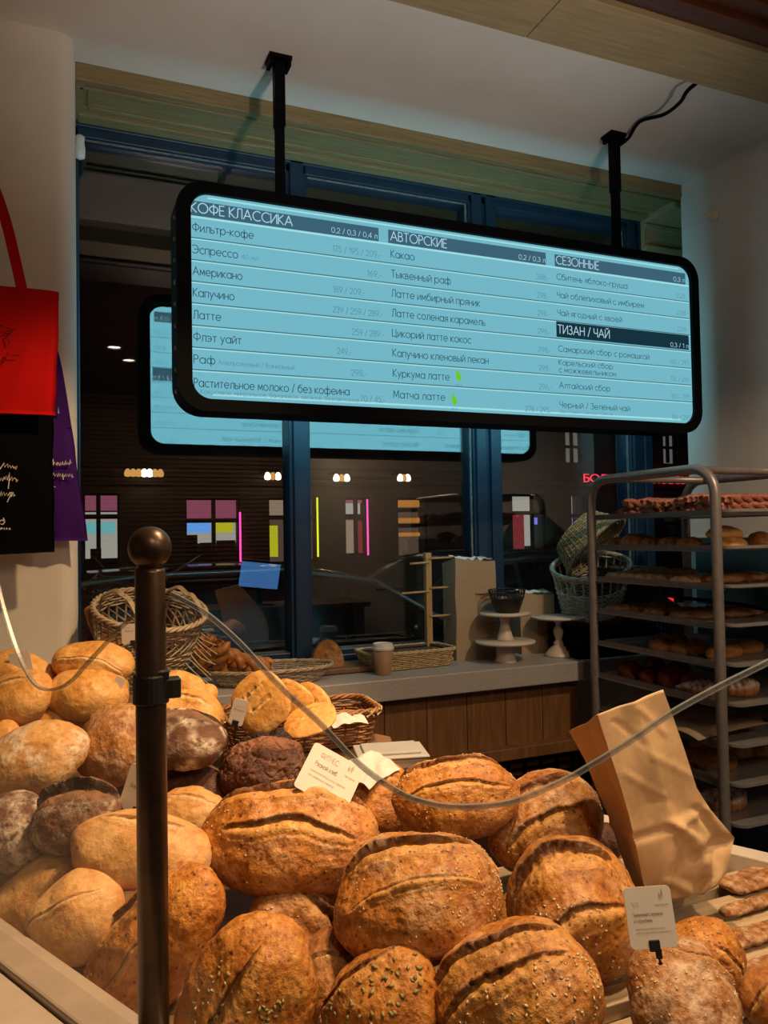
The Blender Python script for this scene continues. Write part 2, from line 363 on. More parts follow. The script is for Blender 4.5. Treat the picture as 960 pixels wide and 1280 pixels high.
M['oakbeam'] = wood('oak_beam', (0.29, 0.205, 0.10), (0.42, 0.315, 0.165), 0.6, (1.0, 16, 16), 5)
M['mahog'] = wood('mahogany', (0.045, 0.012, 0.006), (0.09, 0.028, 0.012), 0.45, (1, 14, 14), 5)
M['panel'] = wood('counter_panel_wood', (0.11, 0.046, 0.014), (0.26, 0.115, 0.036), 0.5, (12, 12, 1), 5)
M['slat'] = wood('slat_wood', (0.36, 0.24, 0.13), (0.58, 0.44, 0.28), 0.6, (1, 16, 16), 7)
M['board'] = wood('board_wood', (0.12, 0.06, 0.025), (0.24, 0.12, 0.05), 0.5, (1, 14, 14), 7)
M['lightwood'] = wood('light_wood', (0.34, 0.19, 0.07), (0.52, 0.32, 0.13), 0.5, (10, 10, 1), 7)
M['stone'] = plain('grey_stone_top', (0.36, 0.33, 0.305), 0.45, var=0.14, scale=120, bmp=0.05)
M['marble'] = plain('pale_marble', (0.44, 0.35, 0.28), 0.3, var=0.12, scale=9, bmp=0.02)
M['floor'] = plain('dark_floor_tile', (0.035, 0.028, 0.024), 0.5, var=0.2, scale=5)
M['black'] = plain('black_metal', (0.0012, 0.0015, 0.003), 0.55, var=0.1, spec=0.08)
M['blackpl'] = plain('black_plastic', (0.010, 0.008, 0.007), 0.45, var=0.1)
M['steel'] = plain('rack_steel', (0.27, 0.24, 0.225), 0.4, 0.45, var=0.15, scale=40, bmp=0.05)
M['tray'] = plain('tray_aluminium', (0.42, 0.40, 0.38), 0.33, 0.55, var=0.15, scale=30, bmp=0.04)
M['bronze'] = plain('dark_bronze', (0.075, 0.045, 0.028), 0.34, 0.7, var=0.3, scale=30, bmp=0.08)
M['paper'] = plain('white_card', (0.74, 0.66, 0.58), 0.6, var=0.03, scale=30, bmp=0.03)
M['ink'] = plain('grey_ink', (0.20, 0.16, 0.13), 0.7, var=0.05, bmp=0)
M['inkpale'] = plain('pale_ink', (0.44, 0.37, 0.31), 0.7, var=0.05, bmp=0)
M['kraft'] = plain('kraft_paper', (0.60, 0.385, 0.20), 0.75, var=0.07, scale=60, bmp=0.12)
M['carton'] = plain('carton', (0.36, 0.25, 0.15), 0.8, var=0.06, scale=40, bmp=0.05)
M['cupbrown'] = plain('brown_cup', (0.33, 0.18, 0.10), 0.6, var=0.05)
M['whitepl'] = plain('white_plastic', (0.66, 0.62, 0.56), 0.4, var=0.04)
M['boxpl'] = plain('greyish_plastic', (0.40, 0.38, 0.35), 0.35, var=0.05)
M['tissue'] = plain('white_paper', (0.60, 0.57, 0.52), 0.8, var=0.05, scale=30, bmp=0.3)
M['railc'] = plain('beige_rail', (0.36, 0.28, 0.22), 0.25, var=0.08)
M['cream'] = plain('cream_ceramic', (0.62, 0.52, 0.43), 0.35, var=0.05)
M['wick_r'] = plain('reddish_wicker', (0.30, 0.125, 0.045), 0.5, var=0.45, scale=60, bmp=0.2)
M['wick_g'] = plain('grey_wicker', (0.42, 0.32, 0.21), 0.6, var=0.35, scale=60, bmp=0.2)
M['wick_y'] = plain('straw_wicker', (0.50, 0.36, 0.18), 0.6, var=0.3, scale=60, bmp=0.2)
M['wick_o'] = plain('olive_straw_wicker', (0.30, 0.24, 0.13), 0.6, var=0.4, scale=60, bmp=0.2)
M['wick_d'] = plain('dark_wicker', (0.075, 0.042, 0.02), 0.6, var=0.4, scale=60, bmp=0.2)
M['wick_w'] = plain('whitewashed_wicker', (0.52, 0.48, 0.38), 0.65, var=0.25, scale=60, bmp=0.2)
M['redcloth'] = plain('red_cotton', (0.52, 0.006, 0.005), 0.85, var=0.06, scale=300, bmp=0.1, spec=0.1)
M['blackcloth'] = plain('black_cotton', (0.003, 0.003, 0.003), 0.95, var=0.1, scale=300, bmp=0.1, spec=0.05)
M['purple'] = plain('purple_cotton', (0.045, 0.009, 0.14), 0.85, var=0.1, scale=300, bmp=0.1, spec=0.1)
M['whiteink'] = plain('white_print', (0.85, 0.8, 0.75), 0.7, bmp=0)
M['darkink'] = plain('dark_print', (0.05, 0.003, 0.003), 0.8, bmp=0)
M['winglass'] = glass('window_glass', 0.11)
M['guard'] = glass('guard_glass', 0.035, (0.985, 0.99, 0.985))
M['edge'] = plain('polished_glass_edge', (0.26, 0.26, 0.24), 0.3, var=0.2, scale=30, bmp=0)
_nt = M['edge'].node_tree; _t = _nt.nodes.new('ShaderNodeBsdfTransparent'); _m = _nt.nodes.new('ShaderNodeMixShader'); _m.inputs[0].default_value = 0.5
lnk(_nt, _t.outputs[0], _m.inputs[1]); lnk(_nt, _nt.nodes['Principled BSDF'].outputs[0], _m.inputs[2]); lnk(_nt, _m.outputs[0], _nt.nodes['Material Output'].inputs[0])
M['clear'] = glass('clear_plastic', 0.05, (0.85, 0.88, 0.88), 0.1)
M['screen'] = emit('lit_screen_blue', (0.17, 0.47, 0.57), 1.0)
M['bar'] = emit('screen_heading_bar', (0.045, 0.12, 0.18), 1.0)
M['bar2'] = emit('screen_dark_bar', (0.008, 0.032, 0.05), 1.0)
M['scrtext'] = emit('screen_dark_letters', (0.022, 0.075, 0.11), 1.0)
M['scrpale'] = emit('screen_pale_letters', (0.09, 0.26, 0.33), 1.0)
M['scrwhite'] = emit('screen_white_letters', (0.42, 0.66, 0.75), 1.0)
M['scrline'] = emit('screen_row_line', (0.05, 0.15, 0.19), 1.0)
M['scrlight'] = emit('screen_row_highlight', (0.36, 0.72, 0.74), 1.0)
M['leaf'] = emit('screen_leaf_green', (0.16, 0.55, 0.02), 1.0)
BK = 5.8
M['bscreen'] = emit('rear_screen_blue', (0.15, 0.47, 0.57), BK)
M['bbar'] = emit('rear_heading_bar', (0.03, 0.09, 0.12), BK)
M['btext'] = emit('rear_letters', (0.05, 0.18, 0.23), BK)
M['bwhite'] = emit('rear_white_letters', (0.3, 0.5, 0.55), BK)
M['bline'] = emit('rear_row_line', (0.09, 0.27, 0.33), BK)

# ------------------------------------------------------------------ room shell
ZC = 3.0
struct('floor', MB().bx((-3.2, -3.2, -0.1), (3.4, 2.98, 0)), M['floor'], 'dark tiled shop floor', 'floor')
struct('ceiling', MB().bx((-3.2, 1.80, ZC), (3.4, 2.96, ZC+0.1)), M['soffit'], 'white plaster soffit above the hanging menu board', 'ceiling')
struct('ceiling_rear', MB().bx((-3.2, -3.2, 3.1), (3.4, 1.5, 3.2)), M['mahog'], 'dark wooden ceiling of the shop behind', 'ceiling')
# left pier with a rounded corner
mb = MB(); R_ = 0.055
poly = [(-3.2, 2.96), (-3.2, 2.42)]
for i in range(9):
    a = -PI/2 + i*PI/16
    poly.append((0.045-R_+R_*math.cos(a), 2.42+R_+R_*math.sin(a)))
poly.append((0.045, 2.96))
mb.prism([(x, y, 0) for x, y in poly], (0, 0, ZC))
o = struct('wall_left', mb, M['plaster'], 'white plaster pier with rounded corner behind the hanging tote bags', 'wall')
# right wall: white above, teal below
struct('wall_right', MB().bx((2.50, -3.2, 0), (2.62, 2.56, ZC+0.1)), M['plaster'], 'white plaster wall at the right of the window', 'wall')
mb = MB().bx((2.485, 0.3, 0.0), (2.5, 2.52, 1.44))
mb.bx((2.478, 0.3, 1.44), (2.5, 2.52, 1.465))
struct('baseboard_right', mb, M['teal'], 'dark teal lower wall panel behind the tray rack', 'wall panel')
struct('wall_rear', MB().bx((-3.2, -3.3, 0), (2.6, -3.2, 3.2)), M['mahog'], 'brown wall at the back of the shop', 'wall')
mb = MB()
for i in range(44): mb.bx((-3.2, -3.2, 1.0+i*0.05), (2.5, -3.18, 1.035+i*0.05))
struct('trim_1', mb, M['board'], 'horizontal oak slats on the rear wall', 'wall slats')
struct('wall_far_left', MB().bx((-3.3, -3.2, 0), (-3.2, 2.96, 3.2)), M['plaster'], 'white wall at the far left of the shop', 'wall')
# oak beam
mb = MB().bx((-3.2, 1.655, 2.93), (1.245, 1.855, 3.12)); mb.bx((1.248, 1.655, 2.93), (3.4, 1.855, 3.12))
struct('beam', mb, M['oakbeam'], 'pale oak ceiling beam of butted boards across the top of the view', 'beam', bevel=0.002)
mb = MB().bx((-3.2, 1.62, 2.945), (3.4, 1.652, 3.12)); mb.bx((-3.2, 1.57, 2.925), (3.4, 1.618, 3.12))
mb.bx((-3.2, 1.20, 2.95), (3.4, 1.568, 3.12)); mb.bx((-3.2, 1.50, 2.932), (3.4, 1.53, 2.96))
struct('beam_dark', mb, M['mahog'], 'dark red wooden moulding beside the pale oak beam', 'beam', bevel=0.004)
# below the window
struct('wall_back', MB().bx((-0.2, 2.90, 0), (3.4, 3.0, 1.0)), M['plaster'], 'wall below the shop window', 'wall')
# oak lining of the window recess
mb = MB()
mb.bx((0.045, 2.56, 2.955), (3.3, 2.84, 3.0))
mb.bx((0.045, 2.553, 2.945), (2.5, 2.575, 3.0)); mb.bx((0.06, 2.60, 2.946), (2.70, 2.615, 2.957))
mb.bx((0.06, 2.76, 2.94), (2.70, 2.835, 2.957)); mb.bx((0.06, 2.72, 2.948), (2.70, 2.735, 2.957))
mb.bx((0.048, 2.56, 2.946), (0.075, 2.84, 2.957)); mb.bx((0.085, 2.61, 2.948), (0.095, 2.74, 2.957)) 
struct('trim_2', mb, M['oak'], 'moulded oak lining along the top of the window recess', 'trim', bevel=0.003)
mb = MB().bx((2.50, 2.795, 2.25), (2.76, 2.828, 2.95))
for z in (2.90, 2.80, 2.755, 2.62, 2.575, 2.44): mb.bx((2.50, 2.78, z), (2.76, 2.80, z+0.022))
mb.bx((2.50, 2.60, 2.925), (2.76, 2.795, 2.955))
struct('trim_3', mb, M['oakbeam'], 'oak panel in the upper right corner of the window recess', 'trim', bevel=0.003)
struct('wall_return', MB().bx((3.3, 2.54, 0), (3.42, 3.0, 3.1)), M['plaster'], 'plaster return at the right end of the window', 'wall')

# ------------------------------------------------------------------ window
YG = 2.88
win = thing('window_1', 'tall night window with navy painted frame behind the menu board', 'window', (1.4, YG, 1.0))
win['kind'] = 'structure'
mb = MB()
def mull(x0, x1, steps):
    mb.bx((x0, 2.83, 1.04), (x1, 2.93, 2.95))
    for (a, b) in steps: mb.bx((a, 2.815, 1.04), (b, 2.94, 2.95))
mull(0.798, 0.882, [(0.812, 0.868)])
mull(1.594, 1.732, [(1.604, 1.652), (1.672, 1.722)])
mull(2.418, 2.546, [(2.428, 2.470), (2.490, 2.536)])
mull(0.03, 0.062, [])
mb.bx((0.03, 2.83, 2.90), (3.3, 2.93, 2.985)); mb.bx((0.03, 2.815, 2.93), (3.3, 2.94, 2.965))
mb.bx((0.03, 2.83, 1.0), (3.3, 2.93, 1.042)); mb.bx((0.03, 2.845, 1.04), (3.3, 2.92, 1.062))
mb.build('window_frame', M['navy'], win, bevel=0.004)
for a, b in ((0.06, 0.80), (0.88, 1.596), (1.73, 2.42), (2.544, 3.3)):
    MB().bx((a, YG-0.002, 1.05), (b, YG+0.002, 2.91)).build('pane', M['winglass'], win)
mb = MB().bx((0.07, 2.838, 2.893), (0.79, 2.846, 2.897)); mb.bx((0.89, 2.838, 2.893), (1.585, 2.846, 2.897))
mb.bx((1.583, 2.838, 1.062), (1.589, 2.846, 2.897)); mb.bx((2.408, 2.838, 1.062), (2.414, 2.846, 2.897))
mb.build('glazing_bead', M['edge'], win)
p = at(100, 184, Y=2.80)
mb = MB().lathe([(0.006, -0.042), (0.016, -0.036), (0.018, -0.01), (0.014, 0.02), (0.017, 0.034), (0.008, 0.042)], p, 16)
tag(mb.build('window_sensor', M['whitepl'], smooth=True), 'small white sensor on the window frame at the upper left corner', 'sensor')
p = at(893, 270, X=2.5)
wb = thing('wall_hook', 'small round white hook on the right plaster wall', 'hook', p)
MB().lathe([(0.026, 0), (0.026, 0.006), (0.018, 0.012), (0.010, 0.03), (0.016, 0.034), (0.012, 0.042)], p, 20, rotm(0, -PI/2, 0)).build('rosette', M['plaster'], wb, True)
MB().tube([p+V((-0.012, 0.0, 0.0)), p+V((-0.03, -0.012, -0.008)), p+V((-0.036, -0.018, 0.012))], 0.005, 8).build('prong', M['plaster'], wb, True)

# ------------------------------------------------------------------ sill counter
ct = thing('sill_counter', 'long window counter with grey stone top and dark wood panels', 'counter', (1.3, 2.65, 0))
mb = MB().bx((0.05, 2.475, 0.925), (2.62, 2.828, 1.0))
mb.build('stone_top', M['stone'], ct, bevel=0.004)
mb = MB()
for i in range(11): mb.bx((0.06+i*0.165, 2.535, 0.70), (0.06+i*0.165+0.162, 2.56, 0.925))
mb.build('front_panel', M['panel'], ct)
MB().bx((0.06, 2.49, 0.655), (1.95, 2.56, 0.70)).build('wood_rail', M['panel'], ct, bevel=0.004)
MB().bx((0.06, 2.56, 0.0), (1.95, 2.82, 0.655)).build('plinth', M['mahog'], ct)
mb = MB()
for i in range(9): mb.bx((0.9, 2.545, 0.40+i*0.028), (1.93, 2.556, 0.405+i*0.028))
for i in range(15): mb.bx((0.9+i*0.073, 2.54, 0.39), (0.906+i*0.073, 2.552, 0.645))
mb.build('vent_grille', M['black'], ct)

# ------------------------------------------------------------------ menu board
YS, YB = 2.27, 2.365
X0, X1, Z0, Z1 = 0.352, 2.245, 1.905, 2.512
def rrect(x0, x1, z0, z1, r, n=8):
    pts = []
    for cx, cz, a0 in ((x1-r, z1-r, 0), (x0+r, z1-r, PI/2), (x0+r, z0+r, PI), (x1-r, z0+r, 3*PI/2)):
        for i in range(n+1):
            a = a0+i*PI/2/n; pts.append((cx+r*math.cos(a), cz+r*math.sin(a)))
    return pts
sign = thing('menu_board', 'wide black double-sided lit menu board hanging from two poles', 'menu board', (1.3, 2.315, Z0))
mb = MB(); outer = rrect(X0-0.042, X1+0.036, Z0-0.036, Z1+0.034, 0.085); inner = rrect(X0, X1, Z0, Z1, 0.055)
N = len(outer); o = 0
for y, ring in ((YS+0.004, inner), (YS-0.014, inner), (YS-0.014, outer), (YB+0.014, outer), (YB+0.014, inner), (YB-0.004, inner)):
    mb.v += [V((a, y, b)) for a, b in ring]
for k in range(5):
    for i in range(N):
        j = (i+1) % N; mb.f.append((k*N+i, k*N+j, (k+1)*N+j, (k+1)*N+i))
mb.build('housing', M['black'], sign)
for z in [Z0+0.02+0.064*i for i in range(9)]:
    for x, s in ((X0-0.042, -1), (X1+0.036, 1)):
        MB().lathe([(0.0065, 0), (0.0065, 0.004), (0.002, 0.006)], (x, YS+0.012, z), 10, rotm(0, s*PI/2, 0)).build('bolt', M['steel'], sign)
for px, py in ((348, 62), (767, 160)):
    p = at(px, py, Y=2.315); x = p.x
    pole = MB().bx((x-0.0135, 2.302, Z1+0.03), (x+0.0135, 2.328, 2.80)).bx((x-0.0165, 2.299, 2.78), (x+0.0165, 2.331, ZC-0.006)).build('hanger_pole', M['black'], sign, bevel=0.002)
    mbp = MB().bx((x-0.036, 2.285, ZC-0.012), (x+0.036, 2.345, ZC)); mbp.bx((x-0.034, 2.29, ZC-0.03), (x-0.022, 2.34, ZC-0.012)); mbp.bx((x+0.022, 2.29, ZC-0.03), (x+0.034, 2.34, ZC-0.012))
    mbp.build('ceiling_bracket', M['black'], pole)
def sp(px, py): return at(px, py, Y=YS)
rowz = [sp(240, y).z for y in (269, 297, 324.5, 351.5, 378.6, 406.4, 434, 462)]
rowz.append(Z0+0.004)
headtop = sp(240, 250.5).z
class Side:
    """collects one lit face of the board"""
    def __init__(s, front):
        s.front = front; s.m = {k: MB() for k in ('screen', 'bar', 'bar2', 'text', 'pale', 'white', 'line', 'light', 'leaf')}
    def P(s, x, z, l): return V((x, YS-l, z)) if s.front else V((X0+X1-x, YB+l, z))
    def rect(s, k, x0, x1, z0, z1, l):
        mb = s.m[k]; mb.add([s.P(x0, z0, l), s.P(x1, z0, l), s.P(x1, z1, l), s.P(x0, z1, l)], [(0, 1, 2, 3)])
    def text(s, k, t, x, z, cap, width):
        xd = V((1, 0, 0)) if s.front else V((-1, 0, 0))
        text_mb(s.m[k], t, s.P(x, z, 0.0012), xd, V((0, 0, 1)), cap, width)
def X_(px, py): return sp(px, py).x
C1, C2, C3 = [], [], []
yl = lambda px, i: 0
col1 = ['Фильтр-кофе|240|318', 'Эспрессо|240|298', 'Американо|240|303', 'Капучино|240|293', 'Латте|240|276', 'Флэт уайт|240|301', 'Раф|240|268', 'Растительное молоко / без кофеина|240|435']
pr1 = ['175 / 195 / 209.-|417|477', '169.-|460|477', '189 / 209.-|417|456', '239 / 259 / 289.-|416|478', '259 / 289.-|440|479', '249.-|421|438', '298.-|438|457', '70 / 45.-|449|479']
col2 = ['Какао|490|519', 'Тыквенный раф|490|564', 'Латте имбирный пряник|490|600', 'Латте соленая карамель|490|606', 'Цикорий латте кокос|490|588', 'Капучино кленовый пекан|490|609', 'Куркума латте|490|560', 'Матча латте|490|554']
pr2 = ['288.-|672|687'] + ['298.-|672|687']*5 + ['296.-|672|687', '278 / 295.-|654|687']
col3 = ['Сбитень яблоко-груша|697|785', 'Чай облепиховый с имбирем|697|805', 'Чай ягодный с хвоей|697|777', None, 'Самарский сбор с ромашкой|697|810', None, 'Алтайский сбор|697|760', 'Черный / Зеленый чай|697|784']
pr3 = ['228|846|857', '228|846|857', '228|846|857', None, '185 / 295|836|859', '135 / 295|836|859', '185 / 295|836|859', '185 / 295|836|859']
YM = 400
def fill(s):
    m = s.m
    ring = rrect(X0, X1, Z0, Z1, 0.055)
    if not s.front: ring = ring[::-1]
    m['screen'].add([V((a, YS if s.front else YB, b)) for a, b in ring], [tuple(range(len(ring)))[::-1]])
    for zz in rowz[1:8]:
        s.rect('line', X0+0.002, X1-0.002, zz-0.0012, zz+0.0022, 0.0006); s.rect('light', X0+0.002, X1-0.002, zz-0.005, zz-0.0012, 0.0006)
    s.rect('light', X0+0.05, X1-0.05, Z1-0.012, Z1-0.007, 0.0006); s.rect('light', X0+0.002, X1-0.002, rowz[0]-0.007, rowz[0]-0.001, 0.0006)
    s.rect('light', X0+0.06, X1-0.06, Z0+0.012, Z0+0.018, 0.0006)
    heads = [('КОФЕ КЛАССИКА', 240, 367, 275, 475, '0,2 / 0,3 / 0,4 л', 416, 473), ('АВТОРСКИЕ', 490, 560, 487, 684, '0,2 / 0,3 л', 650, 683), ('СЕЗОННЫЕ', 697, 750, 695, 858, '0,3 л', 843, 857)]
    for t, a, b, c, d, q, e, f in heads:
        xa, xb = X_(a, YM), X_(b, YM); bar0 = X_(238.6, YM) if a == 240 else X_(c, YM)
        s.rect('bar', bar0, X_(d, YM), rowz[0], headtop, 0.0007)
        s.text('white', t, xa, rowz[0]+0.010, 0.029, xb-xa)
        s.text('white', q, X_(e, YM), rowz[0]+0.008, 0.016, X_(f, YM)-X_(e, YM))
    for lst, kind, dz, cap in ((col1, 'text', 0.020, 0.024), (col2, 'text', 0.020, 0.024), (col3, 'text', 0.020, 0.021), (pr1, 'pale', 0.014, 0.019), (pr2, 'pale', 0.012, 0.018), (pr3, 'pale', 0.012, 0.016)):
        for i, it in enumerate(lst):
            if it:
                t, a, b = it.split('|'); xa, xb = X_(float(a), YM)+(0.004 if a == '240' else 0), X_(float(b), YM)
                z = rowz[i+1]+dz + (0.012 if i == 7 and kind == 'text' else 0)
                s.text(kind, t, xa, z, cap, xb-xa)
    for t, a, b, i, dz, cap, kind in (('40 мл', 303, 323, 1, 0.02, 0.014, 'pale'), ('Апельсиновый / Ванильный', 272, 367, 6, 0.02, 0.014, 'pale'),
            ('Кокосовое, миндальное, банановое, овсяное, безлактозное', 250, 447, 7, 0.012, 0.013, 'pale'), ('Эрл Грей / Сенча / Сенча', 697, 762, 7, 0.013, 0.010, 'pale'),
            ('Карельский сбор', 697, 764, 5, 0.037, 0.019, 'text'), ('с можжевельником', 697, 768, 5, 0.011, 0.019, 'text')):
        xa, xb = X_(a, YM), X_(b, YM); s.text(kind, t, xa, rowz[i+1]+dz, cap, xb-xa)
    s.rect('bar2', X_(695, YM), X_(860, YM), rowz[4]+0.006, rowz[3]-0.002, 0.0007)
    s.text('white', 'ТИЗАН / ЧАЙ', X_(697, YM), rowz[4]+0.020, 0.030, X_(761, YM)-X_(697, YM))
    s.text('white', '0,3 / 1 л', X_(837, YM), rowz[4]+0.012, 0.016, X_(859, YM)-X_(837, YM))
    for px, i in ((571.5, 6), (565.5, 7)):
        x = X_(px, YM); z = rowz[i+1]+0.017
        for dx, h, wv in ((-0.003, 0.046, 0.008), (0.005, 0.032, 0.007)):
            pts = [(x+dx*0.4, z), (x+dx-wv, z+h*0.45), (x+dx*1.2, z+h), (x+dx+wv, z+h*0.45)]
            m['leaf'].add([s.P(a, b, 0.0012) for a, b in pts], [(0, 3, 2, 1)])
        s.text('pale', 'веган', x-0.011, z-0.013, 0.007, 0.024)
for front in (True, False):
    s = Side(front); fill(s)
    f = front
    if not f:
        for q in s.m.values():
            for p in q.v: p.z -= 0.016
    scr = s.m['screen'].build('screen', M['screen'] if f else M['bscreen'], sign)
    if not f: scr['label'] = 'brighter lit screen on the back of the board'
    s.m['bar'].build('heading_bar', M['bar'] if f else M['bbar'], scr)
    s.m['bar2'].build('dark_heading_bar', M['bar2'] if f else M['bbar'], scr)
    s.m['text'].build('lettering', M['scrtext'] if f else M['btext'], scr)
    s.m['pale'].build('price_lettering', M['scrpale'] if f else M['bline'], scr)
    s.m['white'].build('heading_lettering', M['scrwhite'] if f else M['bwhite'], scr)
    s.m['line'].build('row_line', M['scrline'] if f else M['bline'], scr)
    if f: s.m['light'].build('row_highlight', M['scrlight'], scr)
    if f: s.m['leaf'].build('leaf_icon', M['leaf'], scr)
# cable from the right pole to the beam
xp = at(767, 160, Y=2.315).x
pts = catmull([V((xp+0.012, 2.30, 2.955)), V((xp+0.03, 2.27, 2.972)), at(800, 152, Y=2.18), at(830, 143, Y=2.06), at(850, 128, Y=1.95), at(863, 110, Y=1.875), V((2.02, 1.86, 3.03))], 8)
tag(MB().tube(pts, 0.0065, 8).build('power_cable', M['black'], smooth=True), 'black cable looping from the right hanger pole up to the oak beam', 'cable')

# ------------------------------------------------------------------ tote bags on the left pier
def tote(name, label, mat, corners, Y, thick, seed, handle, ink=None, inkmat=None, wav=0.006):
    """corners: photo outline (tl, tr, br, bl) hung at distance Y"""
    P = [at(x, y, Y=Y) for x, y in corners]
    cen = (P[2]+P[3])/2
    t = thing(name, label, 'bag', (cen.x, Y, cen.z), None)
    nu, nv = 26, 30
    def pt(i, j, side):
        u, v = i/(nu-1), j/(nv-1)
        top = P[0].lerp(P[1], u); bot = P[3].lerp(P[2], u); p = top.lerp(bot, v)
        bul = thick*(math.sin(PI*u)**0.5)*(0.25+0.75*math.sin(PI*min(1, v*0.9+0.08)))
        wv = noise.noise(V((u*3, v*2.2, seed)))*wav + noise.noise(V((u*7+v*2, v*3, seed+5)))*wav*0.5
        edge = math.sin(PI*u)**0.3
        return (p.x + (0.004*noise.noise(V((v*4, seed, 0)))*(1 if u > .5 else -1)), Y - (bul/2)*side + wv*edge, p.z)
    mb = MB(); mb.grid(lambda i, j: pt(i, j, 1), nu, nv); n0 = len(mb.v)
    mb.grid(lambda i, j: pt(nu-1-i, j, -1), nu, nv)
    for j in range(nv-1):
        mb.f.append((n0-nv+j, n0+j, n0+j+1, n0-nv+j+1)); mb.f.append((j+1, len(mb.v)-nv+j+1, len(mb.v)-nv+j, j))
    for i in range(nu-1):
        a = i*nv+nv-1; b = (i+1)*nv+nv-1; c = n0+(nu-2-i)*nv+nv-1; d = n0+(nu-1-i)*nv+nv-1
        mb.f.append((a, b, c, d)[::-1])
    mb.build('bag_body', mat, t, True)
    hem = MB()
    hem.grid(lambda i, j: V(pt(i, 0, 1))+V((0, -0.0012, 0.002-0.022*j)), nu, 2); hem.build('top_hem', mat, t, True)
    for hp in handle:
        pts = catmull([at(x, y, Y=yy) for x, y, yy in hp], 8)
        hb = MB(); o = 0
        for k, p in enumerate(pts):
            tng = (pts[min(k+1, len(pts)-1)]-pts[max(k-1, 0)]).normalized(); sd = tng.cross(V((0, 1, 0))).normalized()*0.0135
            hb.v += [p-sd, p+sd, p+sd+V((0, 0.002, 0)), p-sd+V((0, 0.002, 0))]
            if k:
                for q in range(4): r = (q+1) % 4; hb.f.append((4*k-4+q, 4*k-4+r, 4*k+r, 4*k+q))
        hb.build('handle', mat, t)
    if ink:
        kb = MB(); zz = thick/2+0.0075
        for st in ink:
            kb.tube([at(x, y, Y=Y-zz) for x, y in st], 0.0013, 5)
        kb.build('handwriting', inkmat, t)
    return t
def k8(pts, ox=0, oy=560, s=8.348): return [(ox+a/s, oy+b/s) for a, b in pts]
k_pur = [k8(p) for p in ([(555,115),(555,180),(572,150),(560,150)],[(600,150),(585,170),(595,180),(610,165),(605,150)],[(620,185),(632,150),(640,180),(655,140),(660,175)],[(672,175),(685,130),(690,175),(705,150),(712,170)],[(720,175),(735,120),(742,160),(725,155)],
    [(550,290),(560,260),(575,295),(590,270),(598,300),(615,262),(620,295),(632,270)],[(640,300),(655,265),(660,330)],[(672,300),(685,270),(695,298),(708,270),(715,300),(730,268),(735,298),(750,272),(752,310),(768,300)],[(550,345),(545,385),(560,408),(580,405)])]
purple = tote('tote_bag', 'purple cotton tote bag hanging behind the black one', M['purple'], [(20, 505), (88, 522), (110, 676), (20, 676)], 2.37, 0.06, 3.3,
    [[(66, 520, 2.35), (66, 480, 2.35), (60, 430, 2.36), (45, 390, 2.38)], [(83, 535, 2.355), (78, 500, 2.36), (69, 450, 2.37), (54, 398, 2.385)]], k_pur, M['whiteink'], 0.012)
k_blk = [k8(p) for p in ([(-20,225),(0,220),(45,155),(50,200),(80,165),(85,205),(100,180),(115,210),(130,185),(145,215),(150,195),(165,225),(175,190)],[(-20,335),(0,340),(15,310),(25,345),(45,300),(50,330),(65,290),(75,335),(100,255),(95,340),(85,425)],[(100,340),(125,300),(130,345),(150,310),(165,320),(175,360),(185,330)],
    [(-20,490),(0,500),(15,450),(20,500),(40,460),(50,500),(70,470),(80,500),(105,465),(125,460),(75,565)],[(115,510),(140,460),(145,505),(158,490)],[(-8,770),(0,765),(15,750),(35,762),(45,745),(50,770),(30,800),(5,790)],[(30,762),(38,728)],
    [(0,830),(0,852)],[(15,830),(15,852),(25,840),(15,830)],[(42,852),(42,832),(52,840),(42,842)],[(68,852),(68,832),(78,840),(68,842)],[(92,852),(100,832),(108,852)])]
black = tote('tote_bag', 'black cotton tote bag with white handwriting', M['blackcloth'], [(-80, 512), (66, 517), (68, 690), (-80, 697)], 2.30, 0.05, 1.1,
    [[(-10, 520, 2.29), (-12, 430, 2.31), (-20, 330, 2.36)]], k_blk, M['whiteink'])
k_red = [[(x/8, 360+y/8) for x, y in p] for p in ([(-30,385),(0,385),(35,370)],[(60,395),(160,420),(100,450),(80,480)],[(75,470),(95,560),(110,540)],[(10,755),(40,740),(80,650),(120,680),(195,670)],[(20,470),(0,490)],[(60,430),(130,425)])]
red = tote('tote_bag', 'red cotton tote bag with faint black print', M['redcloth'], [(-90, 352), (74, 366), (69, 519), (-90, 514)], 2.24, 0.05, 2.2,
    [[(28, 364, 2.225), (18, 320, 2.23), (6, 272, 2.26), (-10, 225, 2.36)], [(-60, 362, 2.225), (-40, 300, 2.25), (-18, 235, 2.36)]], k_red, M['darkink'])
for bag, x, z in ((purple, 30, 300), (red, -14, 218)):
    pass
p = at(-12, 222, Y=2.41)
hk = thing('coat_hook', 'black wall hook holding the red tote bag at the left edge', 'hook', (p.x, 2.41, p.z-0.02))
MB().bx((p.x-0.018, 2.406, p.z-0.03), (p.x+0.018, 2.419, p.z+0.03)).build('hook_plate', M['black'], hk)
MB().tube([p+V((0, 0, -0.01)), p+V((0, -0.03, -0.016)), p+V((0, -0.055, -0.008)), p+V((0, -0.06, 0.012))], 0.006, 8).build('prong', M['black'], hk, True)

